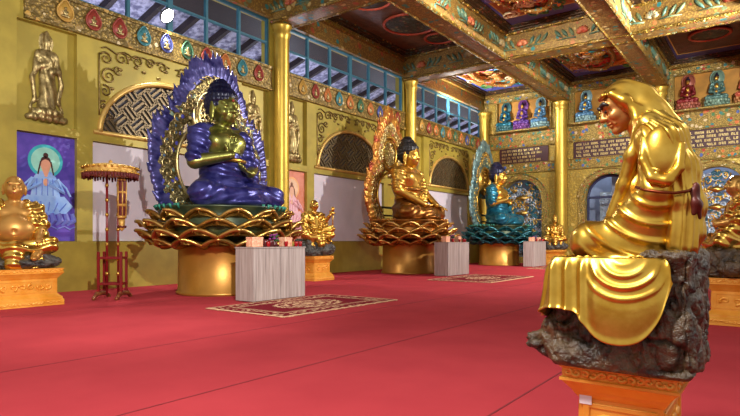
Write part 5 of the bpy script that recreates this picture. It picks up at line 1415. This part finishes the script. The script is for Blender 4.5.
# ---- altar cabinets and what stands on them
def wood_mat():
    m, nt, b = nodes('grey_oak_laminate'); v = coords(nt, 'Object', (14, 14, .5)); n = noise(nt, v, 1.6, 5, .6, .6)
    r = ramp(nt, n.outputs['Fac'], [(.3, srgb(126,112,108)), (.5, srgb(160,146,140)), (.7, srgb(182,170,164))]); L(nt, r.outputs['Color'], b.inputs['Base Color']); b.inputs['Roughness'].default_value = .5; return m
M_oak = wood_mat(); M_oaktop = mat('pale_grey_top', srgb(196,188,184), .4)
M_box = mat('pink_gold_patterned_box', srgb(226,140,110), .45, .1, .25, 22, col2=srgb(240,196,160)); M_cup = mat('red_glass_cup', srgb(150,14,22), .2); M_leaf = mat('flower_leaves', srgb(50,96,44), .5, 0, .3, 8); M_flw = mat('purple_flowers', srgb(130,50,120), .5, 0, .3, 10); M_cloth = mat('white_cloth', srgb(226,222,220), .8); M_brass = M_gold2; M_dkcup = mat('dark_red_lacquer_pot', srgb(80,20,24), .3)
def cup(label, loc, g, mt=None, s=1):
    m = MB().lathe([(.035*s, 0), (.045*s, .01), (.05*s, .08*s), (.06*s, .14*s), (.052*s, .14*s), (.04*s, .03), (.0, .025)], 16); o = m.build('offering_cup', mt or M_cup, None, True, loc); tag(o, label, 'cup', g)
def cabinet(x0, x1, y0, y1, H, lab, where):
    t = thing('altar_cabinet', lab, 'cabinet', ((x0 + x1) / 2, (y0 + y1) / 2, 0), group='grey wood altar cabinets'); hx, hy = (x1 - x0) / 2, (y1 - y0) / 2
    MB().bbox((-hx + .02, -hy, .015), (hx - .03, hy, H - .03), .004).build('carcass', M_oak, t); MB().bbox((-hx, -hy - .01, H - .03), (hx, hy + .01, H), .006).build('top', M_oak, t)
    n = 1 if False else 2
    for k in range(n):
        a = -hy + .008 + 2 * hy * k / n; b_ = -hy - .008 + 2 * hy * (k + 1) / n if k < n - 1 else hy - .008
        MB().bbox((hx - .03, a, .02), (hx - .006, b_ - .004, H - .035), .003).build('door', M_oak, t)
    for sx in (-1, 1):
        for sy in (-1, 1):
            MB().lathe([(.025, 0), (.03, .005), (.02, .02)], 12, (sx * (hx - .08), sy * (hy - .08))).build('foot', M_oaktop, t, True)
    xm = x1 - .16; g = 'offerings on ' + where
    for k, (y, w, hgt) in enumerate(((y0 + .22, .3, .2), (y0 + 1.12, .22, .2))):
        b = MB().bbox((-.1, -w/2, 0), (.1, w/2, hgt), .01).build('offering_box', M_box, None, False, (xm - .06, y, H + .002)); tag(b, 'pink-gold patterned box at the %s of %s' % (('near end', 'far half')[k], where), 'box', g)
        MB().bbox((-.104, -w/2 - .004, hgt - .035), (.104, w/2 + .004, hgt + .005), .008).build('lid', M_box, b)
    for k, y in enumerate((.46, .98, 1.29, 1.42)): cup('red glass offering cup in the row on ' + where, (xm + .095, y0 + y, H + .002), 'red cups on ' + where, None, .8)
    for k, y in enumerate((.50, .66)): cup('dark red lacquer pot between box and flowers on ' + where, (xm - .04, y0 + y, H + .002), 'dark red pots on ' + where, M_dkcup, 1.1)
    t2 = thing('flower_vase', 'small vase of purple flowers and green leaves on ' + where, 'flowers', (xm - .11, y0 + .84, H + .002), group=g)
    MB().lathe([(.05, 0), (.07, .05), (.04, .1), (.05, .13), (.0, .12)], 16).build('vase', M_dkcup, t2, True)
    r = random.Random(int(y0 * 10)); m = MB(); f_ = MB()
    for k in range(26):
        a = r.random() * 6.28; R = .04 + .09 * r.random(); z = .13 + .12 * r.random(); m.tube([(0, 0, .1), (R * .5 * math.cos(a), R * .5 * math.sin(a), z), (R * math.cos(a), R * math.sin(a), z - .02)], [.006, .02, .004], 5)
        if k < 12: f_.sphere((R * .8 * math.cos(a + 1), R * .8 * math.sin(a + 1) - .05, z + .02), (.03, .03, .022), 8, 6)
    m.build('leaves', M_leaf, t2, True); f_.build('blossoms', M_flw, t2, True)
    return t
cabinet(-9.16, -8.58, 7.75, 9.28, 1.125, 'grey wood-grain altar cabinet in front of the blue Buddha', 'the altar before the blue Buddha')
cabinet(-9.98, -9.4, 17.5, 19.15, 1.21, 'grey wood-grain altar cabinet in front of the golden Buddha', 'the altar before the golden Buddha')
cabinet(-10.08, -9.5, 26.35, 28.0, 1.23, 'pale altar cabinet in front of the teal-robed Buddha', 'the altar before the teal Buddha')

# ---- rugs
def rug_mat(name, W, H):
    m, nt, b = nodes(name); v = coords(nt, 'Object'); s = nt.nodes.new('ShaderNodeSeparateXYZ'); L(nt, v, s.inputs[0])
    ax = math_(nt, 'ABSOLUTE', s.outputs[0]); ay = math_(nt, 'ABSOLUTE', s.outputs[1])
    e = math_(nt, 'MAXIMUM', math_(nt, 'SUBTRACT', ax, W / 2), math_(nt, 'SUBTRACT', ay, H / 2))      # 0 at the edge, negative inside
    n = noise(nt, v, 7, 3, .5, 1.5); vo = voro(nt, v, 9)
    red = srgb(120,22,36); cr = srgb(216,180,140)
    pat = ramp(nt, vo.outputs['Distance'], [(.30, cr), (.42, red)], 'LINEAR')
    bord = math_(nt, 'GREATER_THAN', e, -.33)
    c = mix(nt, bord, red, pat.outputs['Color'])
    for lo, hi in ((-.36, -.33), (-.05, -.0), (-.42, -.40)):
        c = mix(nt, math_(nt, 'MULTIPLY', math_(nt, 'GREATER_THAN', e, lo), math_(nt, 'LESS_THAN', e, hi)), c, cr)
    rr = math_(nt, 'SQRT', math_(nt, 'ADD', math_(nt, 'POWER', math_(nt, 'DIVIDE', s.outputs[0], .52), 2.), math_(nt, 'POWER', math_(nt, 'DIVIDE', s.outputs[1], .82), 2.)))
    med = ramp(nt, math_(nt, 'ADD', rr, math_(nt, 'MULTIPLY', math_(nt, 'SUBTRACT', n.outputs['Fac'], .5), .5)), [(0, cr), (.18, red), (.32, cr), (.46, red), (.62, cr), (.72, red), (.84, cr), (.96, red)], 'CONSTANT')
    c = mix(nt, math_(nt, 'LESS_THAN', rr, 1.05), c, med.outputs['Color'])
    n3 = noise(nt, v, 150, 2); bump(nt, b, n3.outputs['Fac'], .3, .01)
    L(nt, c, b.inputs['Base Color']); b.inputs['Roughness'].default_value = .95; b.inputs['Specular IOR Level'].default_value = .1; return m
for (x0, x1, y0, y1), lab in (((-8.5, -6.48, 6.5, 9.85), 'red prayer rug with cream border before the blue Buddha altar'), ((-9.1, -6.9, 15.5, 19.1), 'red prayer rug with cream border before the golden Buddha altar'), ((-9.2, -7.0, 24.5, 28.0), 'red prayer rug with cream border before the teal Buddha altar')):
    m = MB().bbox((-(x1-x0)/2, -(y1-y0)/2, 0), ((x1-x0)/2, (y1-y0)/2, .02), .006); o = m.build('prayer_rug', rug_mat('prayer_rug_%d' % y0, x1 - x0, y1 - y0), None, False, ((x0+x1)/2, (y0+y1)/2, .001)); tag(o, lab, 'rug', 'prayer rugs')

# price label on the near pedestal
o = MB().box((-.03, -.003, -.022), (.03, 0, .022)).build('paper_label', mat('white_paper', srgb(226,226,230), .6), None, False, (-.806, 2.978, .435)); tag(o, 'small white paper label stuck on the orange-gold pedestal below the big luohan', 'label')

# ================================================================== LIGHT
M_lens = emit('lit_floodlight_lens', (1., .98, 1.), 60); M_hous = mat('grey_floodlight_housing', srgb(120,124,130), .4, .5)
def flood(loc, aim, label, power, size=95, col=(1, .96, .92), r=.15, fixture=True, soft=.2, arm=None):
    d = Vector(aim) - Vector(loc); d.normalize(); q = d.to_track_quat('-Z', 'Y')
    if fixture:
        t = thing('led_floodlight', label, 'floodlight', loc); t.rotation_mode = 'QUATERNION'; t.rotation_quaternion = q; t['group'] = 'LED floodlights'
        MB().lathe([(r * .6, .12), (r * 1.1, .06), (r * 1.15, -.01), (r * 1.05, -.02), (r * 1.0, .0), (.0, .01)], 24).build('housing', M_hous, t, True)
        MB().lathe([(.0, -.004), (r, -.004), (r, .0), (.0, .004)], 24).build('lens', M_lens, t, True)
        m = MB(); m.tube([(r * 1.2, 0, .0), (r * 1.2, 0, .2), (-r * 1.2, 0, .2), (-r * 1.2, 0, 0)], .015, 6); m.build('bracket', M_hous, t)
        if arm is not None:
            e = q.inverted() @ (Vector(arm) - Vector(loc)); m = MB(); m.tube([(0, 0, .15), tuple(e)], .025, 8); m.build('mounting_arm', M_hous, t)
    l = bpy.data.lights.new('floodlight_beam', 'SPOT'); l.energy = power; l.spot_size = math.radians(size); l.spot_blend = .6; l.color = col; l.shadow_soft_size = soft
    o = bpy.data.objects.new('floodlight_beam', l); C.objects.link(o); o.location = Vector(loc) + d * .05; o.rotation_mode = 'QUATERNION'; o.rotation_quaternion = q
    return o
# two fixtures the photo shows in front of the high windows, one behind the right-hand screen
flood((WX + .22, 9.4, 7.62), (-9, 11, 3), 'glaring white floodlight at the high window above the blue Buddha', 900, 150, r=.2, arm=(WX + .02, 9.4, 7.5))
flood((WX + .22, 26.2, 7.7), (-11.8, 27.0, 10.3), 'white floodlight at the high window near the far corner', 1500, 165, r=.12, arm=(WX + .02, 26.2, 7.4))
flood((-1.75, BY - .12, 4.15), (-1.2, 20, 2.5), 'small white floodlight on the arch of the screen at the right edge', 250, 140, r=.1)
# floodlights outside the frame, read off shadows and highlights unless noted as added
flood((.4, 1.0, 5.1), (-13, 6.9, 3.4), '', 4600, 68, fixture=False, soft=.06)
flood((.6, 21.6, 8.3), (-12, 18.8, 2.5), '', 5600, 110, fixture=False, soft=.07)
flood((1.6, 5.2, 4.2), (-.6, 3.2, 1.4), '', 160, 80, fixture=False, soft=.3)
flood((-2.2, .6, 4.6), (-3.4, 4.3, 0), '', 1000, 105, fixture=False, soft=.4)
flood((3.4, 15, 7.0), (-7, 30.8, 6.0), '', 7500, 76, fixture=False, soft=.3)  # added fill light to brighten the back wall
flood((-7.1, 14.62, 9.2), (-7.1, 18.6, 10.2), 'added floodlight hidden behind the near cross beam, lighting the top middle coffer', 1500, 170, (1, .93, .84), r=.12)  # added lamp and fixture, out of sight, to brighten the dragon coffer
flood((-7.1, 23.05, 9.2), (-7.1, 27, 10.2), 'added floodlight hidden behind the far cross beam, lighting the coffer over the text plaque', 260, 170, (1, .93, .84), r=.12)  # likewise added and unseen, for the rear coffer
flood((-11.8, 14.62, 9.2), (-11.8, 18.6, 10.2), 'added floodlight hidden behind the near cross beam beside the left wall windows', 110, 170, (1, .93, .84), r=.12)  # weaker added lamp, unseen, for the medallion coffer
# night yard behind the left wall and the passage behind the back wall
for y in (9.7, 18.1, 26.5, 35.):
    l = bpy.data.lights.new('yard_lamp', 'POINT'); l.energy = 270; l.color = (.9, .9, 1); l.shadow_soft_size = .3
    o = bpy.data.objects.new('yard_lamp', l); C.objects.link(o); o.location = (-16.8, y, 6.0)
l = bpy.data.lights.new('passage_lamp', 'AREA'); l.energy = 130; l.color = (.76, .84, 1); l.shape = 'RECTANGLE'; l.size = 12; l.size_y = 1.2
o = bpy.data.objects.new('passage_lamp', l); C.objects.link(o); o.location = (-5, 32.4, 5.4)

w = bpy.data.worlds.new('hall_ambient'); bpy.context.scene.world = w; w.use_nodes = True
w.node_tree.nodes['Background'].inputs[0].default_value = (1, .93, .84, 1); w.node_tree.nodes['Background'].inputs[1].default_value = .55

# ================================================================== CAMERA
cam = bpy.data.cameras.new('camera'); cam.sensor_width = 36; cam.lens = 560 / 740 * 36; cam.shift_y = 33 / 740; cam.clip_end = 200
co = bpy.data.objects.new('camera', cam); C.objects.link(co); co.location = (0, 0, CAM_H); co.rotation_euler = (PI / 2, 0, S30)
sc_ = bpy.context.scene; sc_.camera = co
vs_ = sc_.view_settings; vs_.view_transform = 'Standard'; vs_.look = 'None'; vs_.exposure = .28; vs_.gamma = 1; vs_.use_curve_mapping = False
